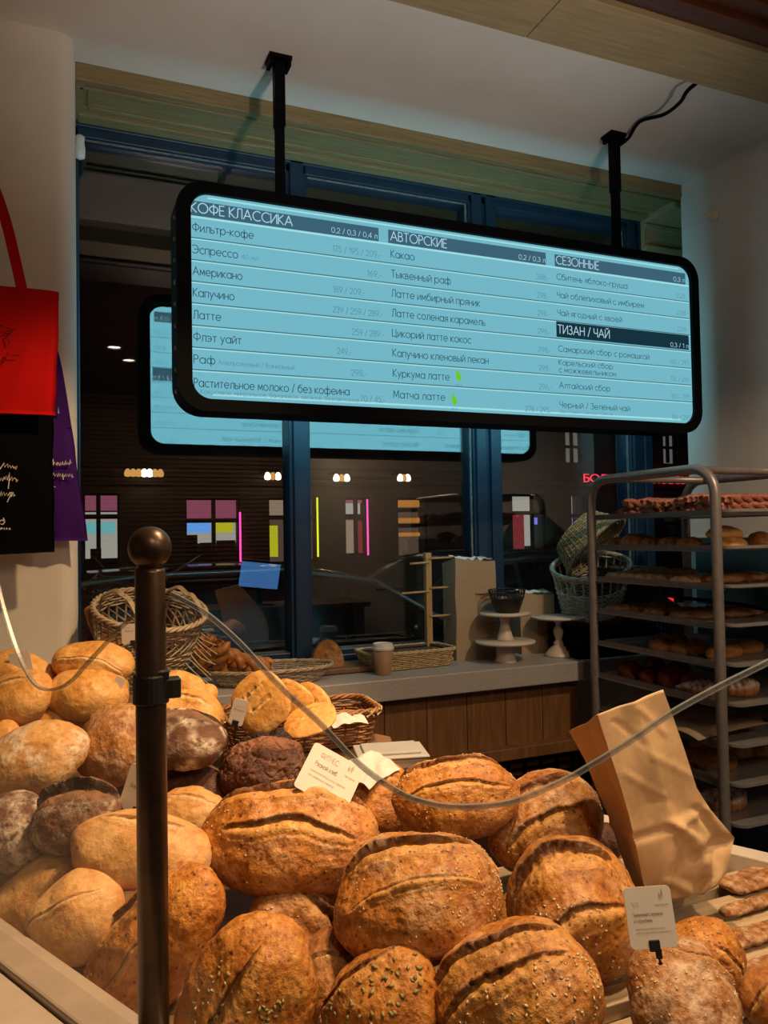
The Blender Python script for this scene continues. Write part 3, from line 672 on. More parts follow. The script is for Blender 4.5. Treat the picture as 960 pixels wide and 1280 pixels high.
# ------------------------------------------------------------------ guard post and bent glass
PX, PY = 0.100, 0.985
post = thing('guard_post', 'dark bronze guard post with ball finial standing before the bread', 'post', (PX, PY, 0.55))
MB().lathe([(0.0182, 0.55), (0.0182, 1.459), (0.0170, 1.464)], (PX, PY, 0), 32).build('shaft', M['bronze'], post, True)
prof = [(0.0185*0.9, 1.464)] + [(0.0262*math.cos(a), 1.4895+0.0262*math.sin(a)) for a in [(-0.95+i*(PI/2+0.95)/16) for i in range(16)]] + [(0.0005, 1.5157)]
MB().lathe(prof, (PX, PY, 0), 32).build('ball_finial', M['bronze'], post, True)
mb = MB().box((PX+0.021, PY-0.004, 1.318), (0.026, 0.022, 0.024)); mb.box((PX+0.012, PY-0.004, 1.335), (0.016, 0.026, 0.012)); mb.lathe([(0.0215, 1.300), (0.0215, 1.335)], (PX, PY, 0), 24)
mb.build('glass_clip', M['blackpl'], post, bevel=0.002)
P1 = at(0, 1163, z=0.895)
d1 = V((P1.x-PX, P1.y-PY, 0)).normalized()
d2 = V((0.90, -0.436, 0)).normalized()
def on_plane(px, py, d):
    n = V((-d.y, d.x, 0)); rr = ray(px, py); k = n.dot(V((PX, PY, 0))-V((0, 0, 0)))/n.dot(rr)
    return CAM+rr*k
def guard(name, label, d, edge, zbot, length, thick, ew):
    E = [on_plane(x, y, d) for x, y in edge]
    L = [( (p-V((PX, PY, p.z))).dot(d), p.z) for p in E]
    L = [(a, b) for a, b in L if a > 0.018]
    pts = catmull([V((a, 0, b)) for a, b in L], 6)
    pts = [p for p in pts if p.x < length]
    t = thing(name, label, 'glass panel', V((PX, PY, zbot))+d*length/2)
    base = V((PX, PY, 0)); n = V((-d.y, d.x, 0))
    poly = [base+d*p.x+V((0, 0, p.z)) for p in pts]
    full = [base+d*pts[0].x+V((0, 0, zbot))]+poly+[base+d*pts[-1].x+V((0, 0, zbot))]
    # strip mesh between the bottom and the swept upper edge, front and back face
    mb = MB()
    for sgn in (-0.5, 0.5):
        o = len(mb.v); off = n*thick*sgn
        for p in poly: mb.v += [V((p.x, p.y, zbot))+off, p+off]
        for i in range(len(poly)-1): mb.f.append((o+2*i, o+2*i+2, o+2*i+3, o+2*i+1))
        break
    mb.build('pane', M['guard'], t, True)
    eb = MB()
    for i, p in enumerate(poly):
        tn = (poly[min(i+1, len(poly)-1)]-poly[max(i-1, 0)]).normalized(); upv = n.cross(tn)
        if upv.z < 0: upv = -upv
        f = ew
        eb.v += [p-n*thick/2-upv*f*0.6, p-n*thick/2+upv*f*0.4, p+n*thick/2+upv*f*0.4, p+n*thick/2-upv*f*0.6]
        if i:
            for q in range(4): r = (q+1) % 4; eb.f.append((4*i-4+q, 4*i-4+r, 4*i+r, 4*i+q))
    eb.build('polished_edge', M['edge'], t)
    return t
g1 = guard('guard_glass', 'glass guard with dipped top edge left of the bronze post', d1, [(186, 752), (170, 768), (150, 785), (110, 828), (90, 850), (73, 860), (55, 861), (40, 850), (25, 822), (12, 785), (0, 742), (-12, 690)], 0.897, 0.62, 0.005, 0.004)
g2 = guard('guard_glass', 'glass guard with long dipped top edge right of the bronze post', d2, [(205, 738), (213, 742), (230, 750), (260, 768), (300, 803), (350, 857), (400, 903), (450, 955), (500, 990), (540, 1004), (580, 1008), (620, 1005), (648, 999), (700, 977), (735, 958), (790, 924), (840, 890), (900, 857), (960, 827), (1060, 775)], 0.50, 1.25, 0.006, 0.006)
# ledge outside the left guard
n1 = V((-d1.y, d1.x, 0)); n1 = n1 if n1.x < 0 else -n1
b0 = V((PX, PY, 0)); A = b0-d1*0.12; B = b0+d1*1.5
lg = thing('display_ledge', 'pale marble ledge in the lower left corner beside the bread', 'ledge', (-0.3, 0.9, 0))
MB().prism([(q.x, q.y, 0.80) for q in (A+n1*0.042, A+n1*0.5, B+n1*0.5, B+n1*0.042)], (0, 0, 0.085)).build('marble_top', M['marble'], lg, bevel=0.003)
MB().prism([(q.x, q.y, 0.78) for q in (A-n1*0.02, A+n1*0.040, B+n1*0.040, B-n1*0.02)], (0, 0, 0.115)).build('rail', M['railc'], lg, bevel=0.004)
MB().prism([(q.x, q.y, 0.0) for q in (A+n1*0.05, A+n1*0.45, B+n1*0.45, B+n1*0.05)], (0, 0, 0.80)).build('cabinet', M['panel'], lg)

# ------------------------------------------------------------------ bread table: slats at the right, rising bed at the left
ZT = 0.78
def zbed(Y): return ZT+max(0.0, Y-1.20)*0.29
R1 = at(910, 1065, z=0.815); R2 = at(960, 1077, z=0.815); dR = (R1-R2).normalized()
def xr(Y): return R2.x+dR.x*(Y-R2.y)/dR.y
def xl(Y):
    if Y < PY: return PX+d2.x*(Y-PY)/d2.y
    return PX+d1.x*(Y-PY)/d1.y
tb = thing('bread_table', 'wooden slatted bread display table with a sloping bed', 'table', (0.6, 1.3, 0))
Y = 0.62; i = 0
while Y < 1.46:
    a, b = xl(Y)+0.05, min(xr(Y)-0.005, 1.6)
    if b-a > 0.1: MB().bx((a, Y-0.021, ZT-0.026), (b, Y+0.021, ZT)).build('slat', M['slat'], tb, bevel=0.002)
    Y += 0.075
E1 = R2-dR*0.5; E2 = R2+dR*0.42; nR = V((dR.y, -dR.x, 0))
MB().prism([(q.x, q.y, ZT-0.06) for q in (E1, E1+nR*0.05, E2+nR*0.05, E2)], (0, 0, 0.095)).build('end_rail', M['cream'], tb, bevel=0.003)
mb = MB()
for a in (0.75, 1.05): mb.bx((a, 0.75, ZT-0.07), (a+0.035, 1.46, ZT-0.027))
mb.build('bearer', M['slat'], tb)
mb = MB()
ys = [0.99, 1.05]+[1.05+0.12*k for k in range(1, 11)]
for k in range(len(ys)-1):
    a, b = ys[k], ys[k+1]
    xr_ = lambda y: 0.60 if y < 1.1 else (0.60+(y-1.1)*0.25 if y < 1.9 else max(0.3, 0.80-(y-1.9)*1.6))
    A_, B_ = V((xl(a)+0.03, a, zbed(a)-0.03)), V((xr_(a), a, zbed(a)-0.03)); C_, D_ = V((xr_(b), b, zbed(b)-0.03)), V((xl(b)+0.03, b, zbed(b)-0.03))
    mb.prism([A_, B_, C_, D_], (0, 0, 0.018))
mb.build('sloping_bed', M['board'], tb)
for x, y in ((0.25, 1.1), (0.62, 1.3), (-0.3, 2.15), (0.65, 2.1), (1.15, 0.85), (1.1, 1.3)): MB().bx((x-0.03, y-0.03, 0), (x+0.03, y+0.03, zbed(y)-0.07)).build('leg', M['board'], tb)

# ------------------------------------------------------------------ loaves
def fn(p, s): return noise.noise(p*s)
def loaf_mesh(A, W, H, seed, slashes=(), flat=0.45, p=2.3, nu=72, nv=56, rough=1.0, flour=0.0, bow=0.0, crack=0.0, taper=0.0, lump=1.0):
    mb = MB(); sc = []; fl = []; to = []
    sd = V((seed*3.17, seed*1.31, seed*7.7)); big = max(W, H)
    for i in range(nu):
        th = PI*i/(nu-1); cx = math.cos(th)
        sx = math.copysign(abs(cx)**0.92, cx); rr = max(0.0, 1-abs(sx)**p)**(1/p) if abs(sx) < 1 else 0
        rr *= 1-taper*sx
        for j in range(nv):
            t = j/nv; a = (-0.1+1.6*t)*PI if t < 0.75 else (1.1+0.8*(t-0.75)/0.25)*PI
            y = math.cos(a)*rr; z = math.sin(a)*rr
            if z < -flat: z = -flat+(z+flat)*0.25
            q = V((sx*A, y*W, z*H)); nrm = V((sx/A*0.6*big, y, z*W/H)).normalized()
            d = 0.11*lump*fn(q+sd, 1.3/big)*big + 0.026*rough*fn(q+sd*2, 4.0/big)*big + 0.012*rough*fn(q-sd, 14/big)*big
            s_, t_, lat = 0.0, 0.0, 0.0
            if z > -0.25:
                for (c, ext, bw, width, depth, ear) in slashes:
                    u = sx/ext
                    if abs(u) < 1:
                        yc = c+bw*(1-u*u)+0.07*fn(V((sx*3.0, seed, c)), 1)
                        m = (1-u*u)**0.4; dd = (yc-y)/(width*max(0.2, m))
                        if 0 < dd < 1.0:
                            ri = fn(V((sx*11, y*6, seed)), 1)
                            d -= depth*1.25*big*(1-dd)**1.3*m*min(1, dd*6); d += (0.09*math.sin(PI*dd)+0.05*ri*(1-dd))*big*m
                            s_ = max(s_, m*min(1, 4*dd)*(1-dd)**0.3); t_ = max(t_, max(0, 1-dd*3.5)*m)
                        elif -0.55 < dd <= 0:
                            e = 1+dd/0.55; jag = 0.8+0.45*fn(V((sx*5, seed*2, c)), 1)
                            d += ear*1.5*big*e*e*m*jag; lat = max(lat, ear*0.9*e*e*e*m*jag)
                            t_ = max(t_, max(0, (e-0.6)*2.5)**2*m)
                        elif 1 <= dd < 1.4:
                            e = 1-(dd-1)/0.4; d += 0.035*big*e*m; t_ = max(t_, 0.35*e*e*m)
            if crack and z > 0:
                cr = abs(noise.noise(q*(3.4/big)+sd)); f_ = min(1, z*4)
                d -= crack*big*max(0, 1-cr*7)*f_; s_ = max(s_, 0.5*max(0, 1-cr*9)*f_)
            q2 = q+nrm*d; q2.y -= lat*W
            q2.z += bow*H*(1-sx*sx)
            mb.v.append(q2); sc.append(min(1, s_)); to.append(min(1, t_))
            f = flour*max(0, min(1, 0.5+1.8*fn(q+sd*0.5, 2.2/big)))*(1 if s_ < 0.2 else 0.2) if flour else 0
            fl.append(min(1, f))
    for i in range(nu-1):
        for j in range(nv):
            j2 = (j+1) % nv; mb.f.append((i*nv+j, (i+1)*nv+j, (i+1)*nv+j2, i*nv+j2))
    mb.att = {'score': sc, 'flour': fl, 'toast': to}
    return mb
def seeds_on(mb, T, mask, n, size, seed):
    """flattened seeds lying on the crust of mb where mask(local point) holds"""
    r = random.Random(seed); out = MB(); F = mb.f; tries = 0; cnt = 0
    while cnt < n and tries < n*60:
        tries += 1
        f = F[r.randrange(len(F))]; a, b, c, d = (mb.v[q] for q in f)
        nn = (b-a).cross(d-a)
        if nn.length < 1e-12: continue
        nn.normalize(); p = (a+b+c+d)/4
        if nn.dot(p) < 0: nn = -nn
        if not mask(p, nn, r): continue
        t = nn.orthogonal().normalized(); ang = r.random()*2*PI; t = (Matrix.Rotation(ang, 3, nn) @ t); b2 = nn.cross(t)
        s = size*r.uniform(0.75, 1.25); c0 = p+nn*s*0.12
        vs = [c0+t*s, c0-t*s*0.8, c0+b2*s*0.5, c0-b2*s*0.5, c0+nn*s*0.34, c0-nn*s*0.3]
        out.add(vs, [(0,2,4),(2,1,4),(1,3,4),(3,0,4),(2,0,5),(1,2,5),(3,1,5),(0,3,5)]); cnt += 1
    return out
SL1 = ((0.30, 0.86, 0.16, 0.55, 0.16, 0.10),)
SL2 = ((0.34, 0.86, 0.18, 0.42, 0.15, 0.10), (-0.34, 0.72, 0.10, 0.32, 0.10, 0.05))
SLIT = ((0.22, 0.72, 0.08, 0.22, 0.12, 0.03),)
LOAVES = {}
def loaf(px, py, a, b, ang, mat, label, lift=0.0, slashes=(), seeds=0, seedmat='seed', seedsize=0.0032, lean=0.55, hw=0.78, flour=0.0, dk=0.0, yaw=0.0,
         crack=0.0, p=2.05, name='loaf', group=None, rough=1.0, res=1.0, tilt=0.0, rollw=0.0, kfix=None, taper=0.0, mask=None):
    """a loaf seen at photo point (px,py) with half extents a x b photo pixels, resting lift above the bed"""
    d = ray(px, py); k = 1.4; th = math.radians(ang)
    for _ in range(12):
        Wg = b*k/FPX
        c = CAM+d*k; target = zbed(c.y)+Wg*0.85+lift
        slope = d.z-0.29*d.y*(c.y > 1.20)
        k += (target-c.z)/slope if abs(slope) > 1e-3 else 0
        k = max(0.9, min(2.6, k))
    k += dk
    if kfix: k = kfix
    c = CAM+d*k; v = -d.normalized()
    R3 = rt; U3 = up
    L = (R3*math.cos(th)+U3*math.sin(th)); L = (L + v*math.tan(math.radians(yaw))).normalized()
    T = (V((0, 0, 1))*(1-lean)+v*lean); T = (T-L*T.dot(L)).normalized(); Wd = T.cross(L).normalized()
    if rollw:
        Rm = Matrix.Rotation(math.radians(rollw), 3, L); T = Rm @ T; Wd = Rm @ Wd
    mdir = (-R3*math.sin(th)+U3*math.cos(th))
    f = math.sqrt((Wd.dot(mdir))**2+(hw*T.dot(mdir))**2)
    A = a*k/FPX/max(0.5, math.sqrt(L.dot(R3)**2+L.dot(U3)**2)); W = b*k/FPX/f; H = W*hw
    seed = len(LOAVES)+1.37
    nu, nv = int(92*res), int(112*res)
    mb = loaf_mesh(A, W, H, seed, slashes, p=p, nu=nu, nv=nv, flour=flour, crack=crack, rough=rough, taper=taper)
    Rm = basis(L, Wd, T)
    sb = None
    if seeds:
        mk = mask or (lambda q, n, r: n.z > 0.15)
        sb = seeds_on(mb, None, lambda q, n, r: mk(q, n, r), seeds, seedsize, int(seed*100))
    mb.v = [Rm @ q + c for q in mb.v]
    zmin = min(q.z for q in mb.v)
    o = mb.build(name, M[mat], None, True, origin=(c.x, c.y, zmin))
    tag(o, label, 'bread', group)
    if sb:
        sb.v = [Rm @ q + c for q in sb.v]
        tag(sb.build('seeds', M[seedmat], o, True), kind='stuff')
    LOAVES[(px, py)] = (c, k, A, W, H)
    return o

def topband(lo, hi, x0=-1, x1=1):
    return lambda q, n, r: n.z > 0.1 and True
def patch(xa, xb, ya, yb):
    # region in metres relative to the loaf centre
    return lambda q, n, r: xa < q.x < xb and ya < q.y < yb and n.z > 0.0 and noise.noise(q*30) > -0.25
# front, seeded
loaf(365, 1046, 111, 64, -2, 'sour', 'large scored orange-brown loaf under the tilted white price card', 0.07, SL2, 60, seedsize=0.0028, res=1.5, lean=0.6, rollw=-12, flour=0.18)
loaf(523, 1122, 106, 72, 12, 'sour', 'large seeded loaf with one open slash in the centre front of the pile', 0.085, ((0.42, 0.8, 0.16, 0.38, 0.16, 0.12), (-0.25, 0.8, 0.06, 0.16, 0.04, 0.03)), 190, seedsize=0.0030, res=1.6, lean=0.5, flour=0.22, mask=lambda q, n, r: n.z > -0.1 and (q.x > 0.03 or r.random() < .2))
loaf(570, 996, 80, 48, 6, 'sour', 'sesame loaf with two slashes on top of the pile behind the glass edge', 0.10, ((0.38, 0.85, 0.12, 0.34, 0.14, 0.08), (-0.25, 0.8, 0.06, 0.26, 0.09, 0.05)), 260, seedsize=0.0026, res=1.4, lean=0.45, mask=lambda q, n, r: n.z > 0.2 and noise.noise(q*22) > -0.1)
loaf(684, 1030, 74, 56, 28, 'sour', 'floury scored loaf at the right back of the pile beside the paper bag', 0.045, SL2, 160, seedsize=0.0027, res=1.3, flour=0.35, lean=0.5)
loaf(716, 1134, 82, 82, 20, 'sour', 'round loaf with a wide curved slash in front of the paper bag', 0.0, ((0.28, 0.85, 0.30, 0.5, 0.14, 0.12), (-0.42, 0.7, 0.05, 0.3, 0.08, 0.03)), 130, seedsize=0.0036, res=1.6, lean=0.62, hw=0.85, flour=0.2, mask=lambda q, n, r: n.z > 0 and q.y < -0.02 and q.x < 0.03)
loaf(648, 1252, 105, 86, 30, 'sour', 'large scored seeded loaf at the bottom right of centre', 0.0, ((0.40, 0.85, 0.20, 0.30, 0.12, 0.10), (0.0, 0.85, 0.16, 0.3, 0.10, 0.06)), 170, seedsize=0.0038, res=1.6, lean=0.6, flour=0.15, mask=lambda q, n, r: n.z > 0.2 and q.y < 0.0)
loaf(668, 1163, 52, 42, -15, 'sour', 'smooth crusted loaf end squeezed between the round loaf and the large bottom loaf', 0.0, (), 40, 'pump', 0.005, res=1.0, dk=0.02)
loaf(475, 1262, 82, 60, 40, 'sour', 'loaf strewn with green pumpkin seeds along the bottom edge', 0.0, ((0.5, 0.8, 0.1, 0.3, 0.1, 0.06),), 60, 'pump', 0.0062, res=1.4, lean=0.6, mask=lambda q, n, r: n.z > 0.55 and abs(q.y) < 0.035)
loaf(306, 1252, 108, 80, 64, 'sour', 'tall loaf with sunflower seeds and one long slash at the bottom left of centre', 0.01, ((0.05, 0.85, 0.12, 0.38, 0.14, 0.10),), 150, 'pump', 0.0048, res=1.6, lean=0.7, mask=lambda q, n, r: n.z > 0.35 and (0.01 < q.y < 0.05 or -0.055 < q.y < -0.025) and q.x < 0.06)
loaf(372, 1170, 70, 62, -58, 'brown', 'shadowed brown loaf tucked under the big scored loaf', 0.0, SL2, 60, res=1.2, dk=0.05, flour=0.3)
loaf(420, 1238, 42, 62, 20, 'brown', 'narrow loaf squeezed between the sunflower seed loaf and the pumpkin seed loaf', 0.0, SLIT, 20, res=1.0, dk=0.05)
loaf(188, 1186, 122, 62, 52, 'sour', 'long orange loaf leaning diagonally behind the bronze post', 0.0, ((0.62, 0.9, 0.16, 0.30, 0.12, 0.10), (-0.05, 0.5, 0.0, 0.16, 0.05, 0.03)), 120, seedsize=0.0034, res=1.5, lean=0.65, mask=lambda q, n, r: n.z > 0.0 and q.x < -0.06)
# right front
loaf(874, 1208, 48, 62, -55, 'sour', 'speckled loaf standing behind the price card at the lower right', 0.0, SLIT, 180, seedsize=0.0024, res=1.2, dk=0.06)
loaf(852, 1256, 66, 70, -30, 'brown', 'oat crusted loaf in the lower right corner under the price card', 0.0, ((0.4, 0.8, 0.2, 0.2, 0.06, 0.03),), 150, seedsize=0.0028, res=1.4, flour=0.45)
loaf(972, 1256, 38, 40, 60, 'past', 'glossy reddish loaf cut off by the lower right edge', 0.0, SLIT, res=1.0)
loaf(474, 1002, 46, 44, 10, 'sour', 'loaf half hidden between the tilted price card and the sesame loaf', 0.04, SLIT, 40, res=1.0, dk=0.10)
loaf(757, 1052, 22, 20, 20, 'choc', 'small dark loaf peeking out behind the paper bag', 0.0, (), res=0.7, dk=0.05)
# left middle
loaf(177, 1063, 90, 43, -7, 'pale', 'pale plump roll with one slit lying behind the bronze post', 0.10, ((0.36, 0.62, 0.10, 0.30, 0.12, 0.02),), res=1.4, lean=0.5, rough=0.5)
loaf(95, 1146, 62, 50, 28, 'pale', 'pale roll with diagonal slit at the lower left behind the glass', 0.03, ((0.05, 0.85, 0.0, 0.14, 0.12, 0.03),), res=1.3, rough=0.4, lean=0.6)
loaf(46, 1125, 72, 42, 38, 'pale', 'long pale loaf lowest on the left edge behind the glass', 0.02, (), res=1.1, dk=0.06, rough=0.5)
loaf(96, 1022, 54, 42, 8, 'rye', 'dark rye loaf split open under a floury flap', 0.09, ((0.30, 0.95, 0.22, 0.75, 0.22, 0.20),), res=1.3, flour=0.5, crack=0.02, lean=0.45)
loaf(20, 1042, 44, 52, 50, 'rye', 'floury dark rye loaf at the left edge below the big floury loaf', 0.03, (), res=1.1, flour=0.8, dk=0.02)
loaf(240, 1018, 46, 30, -10, 'pale', 'pale loaf behind the roll right of the bronze post', 0.03, SLIT, res=1.0, dk=0.03)
loaf(46, 946, 64, 42, 14, 'pale', 'big floury round loaf at the left edge', 0.07, (), res=1.3, flour=0.75, lean=0.4)
loaf(30, 1000, 60, 38, 10, 'pale', 'floury loaf in shadow beneath the big floury round loaf', 0.0, (), res=1.0, flour=0.7, dk=0.04)
loaf(148, 930, 52, 47, 35, 'brown', 'rough brown loaf left of the bronze post', 0.05, ((0.5, 0.8, 0.1, 0.25, 0.08, 0.05),), res=1.3, flour=0.25, lean=0.4)
loaf(222, 926, 62, 36, -4, 'rye', 'dark rye loaf with a white flour band behind the bronze post', 0.08, ((0.55, 0.95, 0.20, 0.75, 0.12, 0.10),), res=1.4, flour=1.0, lean=0.3)
loaf(238, 985, 50, 28, -6, 'choc', 'very dark loaf in the shade below the flour banded rye loaf', 0.0, (), res=0.9, dk=0.02)
loaf(328, 960, 55, 37, 6, 'choc', 'cracked chocolate brown rye loaf in front of the flatbread basket', 0.03, ((0.62, 0.95, 0.30, 0.95, 0.16, 0.26),), res=1.5, crack=0.06, rough=2.2, lean=0.45)
# yellow rolls at the back left
loaf(117, 830, 51, 27, -8, 'gold', 'smooth golden roll topmost beside the round wicker basket', 0.13, ((-0.5, 0.9, -0.1, 0.15, 0.05, 0.03),), res=1.2, rough=0.4, lean=0.3)
loaf(110, 866, 50, 34, -4, 'gold', 'golden roll with a lifted crust flap beside a small price card', 0.07, ((0.55, 0.95, 0.22, 0.25, 0.12, 0.14),), res=1.2, rough=0.9, lean=0.35)
loaf(26, 872, 42, 34, 16, 'gold', 'golden roll at the left edge under the glass edge', 0.07, SLIT, res=1.1, rough=0.9)
loaf(22, 838, 48, 22, -10, 'gold', 'flat golden roll at the left edge against the plaster pier', 0.13, (), res=0.9, dk=0.05)
loaf(62, 900, 25, 15, 0, 'gold', 'small round bun between the golden rolls and the big floury loaf', 0.05, (), res=0.7, rough=0.4)
loaf(4, 919, 19, 17, 0, 'gold', 'small yellow bun at the left edge above the big floury loaf', 0.05, (), res=0.7, rough=0.4)
loaf(112, 905, 28, 18, 8, 'gold', 'orange bun under the golden roll left of the rough brown loaf', 0.01, (), res=0.8, rough=0.4)
loaf(236, 893, 44, 31, -14, 'gold', 'yellow crusted roll right of the bronze post under another roll', 0.04, SLIT, res=1.1, rough=1.2)
loaf(230, 857, 29, 16, -16, 'gold', 'small golden roll topmost right of the bronze post', 0.12, (), res=0.8, rough=0.5)
loaf(258, 868, 14, 13, 0, 'gold', 'small golden bun beside the pretzel basket', 0.10, (), res=0.6, rough=0.6)

# ------------------------------------------------------------------ price cards
def card(label, corners, k, text=(), seed=0, bow=0.004):
    P = [ray(x, y)*kk+CAM for (x, y), kk in zip(corners, k if isinstance(k, tuple) else (k,)*4)]   # tl tr br bl
    xd = (P[1]-P[0]).normalized(); W = ((P[1]-P[0]).length+(P[2]-P[3]).length)/2; Hh = ((P[3]-P[0]).length+(P[2]-P[1]).length)/2
    n = xd.cross(P[0]-P[3]).normalized(); n = n if n.dot(CAM-P[0]) > 0 else -n
    yd = n.cross(xd).normalized(); yd = yd if yd.dot(P[0]-P[3]) > 0 else -yd
    c = (P[0]+P[1]+P[2]+P[3])/4
    t = thing('price_card', label, 'price card', c-yd*(Hh/2+0.008))
    ring = rrect(-W/2, W/2, -Hh/2, Hh/2, 0.006, 4)
    MB().prism([c+xd*a+yd*b-n*0.0006 for a, b in ring], n*0.0012).build('card', M['paper'], t)
    bottom = c-yd*Hh/2
    mb = MB(); Rm = basis(xd, n, yd)
    mb.box(bottom+yd*0.003, (0.014, 0.006, 0.014), Rm); mb.box(bottom-yd*0.007+xd*0.004, (0.008, 0.005, 0.012), Rm); mb.tube([bottom-yd*0.01+xd*0.004, bottom-yd*0.02+xd*0.006-n*0.006], 0.0022, 6)
    mb.build('clip', M['blackpl'], t, bevel=0.001)
    ik = MB(); ip = MB()
    for s, fx, fy, cap, fw_, pale in text:
        text_mb(ip if pale else ik, s, c+xd*(fx*W)+yd*(fy*Hh)+n*0.0009, xd, yd, cap*Hh, fw_*W)
    if ik.v: ik.build('lettering', M['ink'], t)
    if ip.v:
        if text and text[0][0] != 'цена':
            q = c+xd*W*0.28+yd*Hh*0.27+n*0.0009
            for dx, h in ((-0.03, 0.13), (0.02, 0.2)):
                ip.add([q+xd*W*dx, q+xd*W*(dx+0.025)+yd*Hh*h*0.5, q+xd*W*dx*1.3+yd*Hh*h, q+xd*W*(dx-0.025)+yd*Hh*h*0.5], [(0, 1, 2, 3)])
        ip.build('small_lettering', M['inkpale'], t)
    return t
card('white price card tilted on the big scored loaf', [(392, 926), (456, 962), (431, 1017), (368, 984)], (1.40, 1.40, 1.345, 1.345),
     (('ФИТНЕС', -0.3, 0.27, 0.11, 0.34, True), ('Ржаной хлеб', -0.33, 0.08, 0.09, 0.42, False), ('мука ржаная, вода, солод, закваска,', -0.36, -0.06, 0.045, 0.68, True), ('соль, семена льна, кориандр', -0.36, -0.16, 0.045, 0.5, True), ('пекарня', 0.22, 0.16, 0.05, 0.2, True)))
card('upright white price card in the lower right standing in a speckled loaf', [(781, 1110), (839, 1106), (846, 1186), (786, 1184)], (1.04, 1.04, 1.02, 1.02),
     (('1/2', -0.36, 0.18, 0.07, 0.14, True), ('пекарня', 0.12, 0.17, 0.045, 0.28, True), ('Тыквенный с изюмом', -0.36, 0.02, 0.06, 0.62, False), ('и отрубями', -0.36, -0.08, 0.06, 0.38, False), ('мука пшеничная, отруби, изюм, тыква', -0.34, -0.2, 0.032, 0.6, True), ('вода, соль, дрожжи, масло подсолнечное', -0.34, -0.26, 0.032, 0.72, True)))
card('white price card half hidden by the bronze post beside the split rye loaf', [(163, 953), (204, 966), (196, 1026), (150, 1006)], 1.40,
     (('1/2', -0.3, 0.22, 0.08, 0.16, True), ('Бородинский', -0.34, 0.0, 0.09, 0.6, False)))
card('small white price card at the left end of the flatbread basket', [(290, 871), (308, 876), (306, 908), (288, 905)], 1.66, (('цена', -0.3, 0.2, 0.05, 0.5, True), ('Фокачча', -0.35, 0.05, 0.07, 0.7, False)))
card('small white price card in the round wicker basket', [(152, 780), (180, 779), (181, 804), (152, 806)], 2.0, (('цена', -0.35, 0.28, 0.08, 0.2, True), ('Багет', -0.35, 0.1, 0.10, 0.4, False)))
card('small price card turned sideways on the golden roll', [(137, 842), (150, 848), (149, 884), (140, 880)], 1.83)
card('price card leaning at the left edge among the golden rolls', [(12, 818), (42, 812), (36, 838), (14, 846)], 1.86)

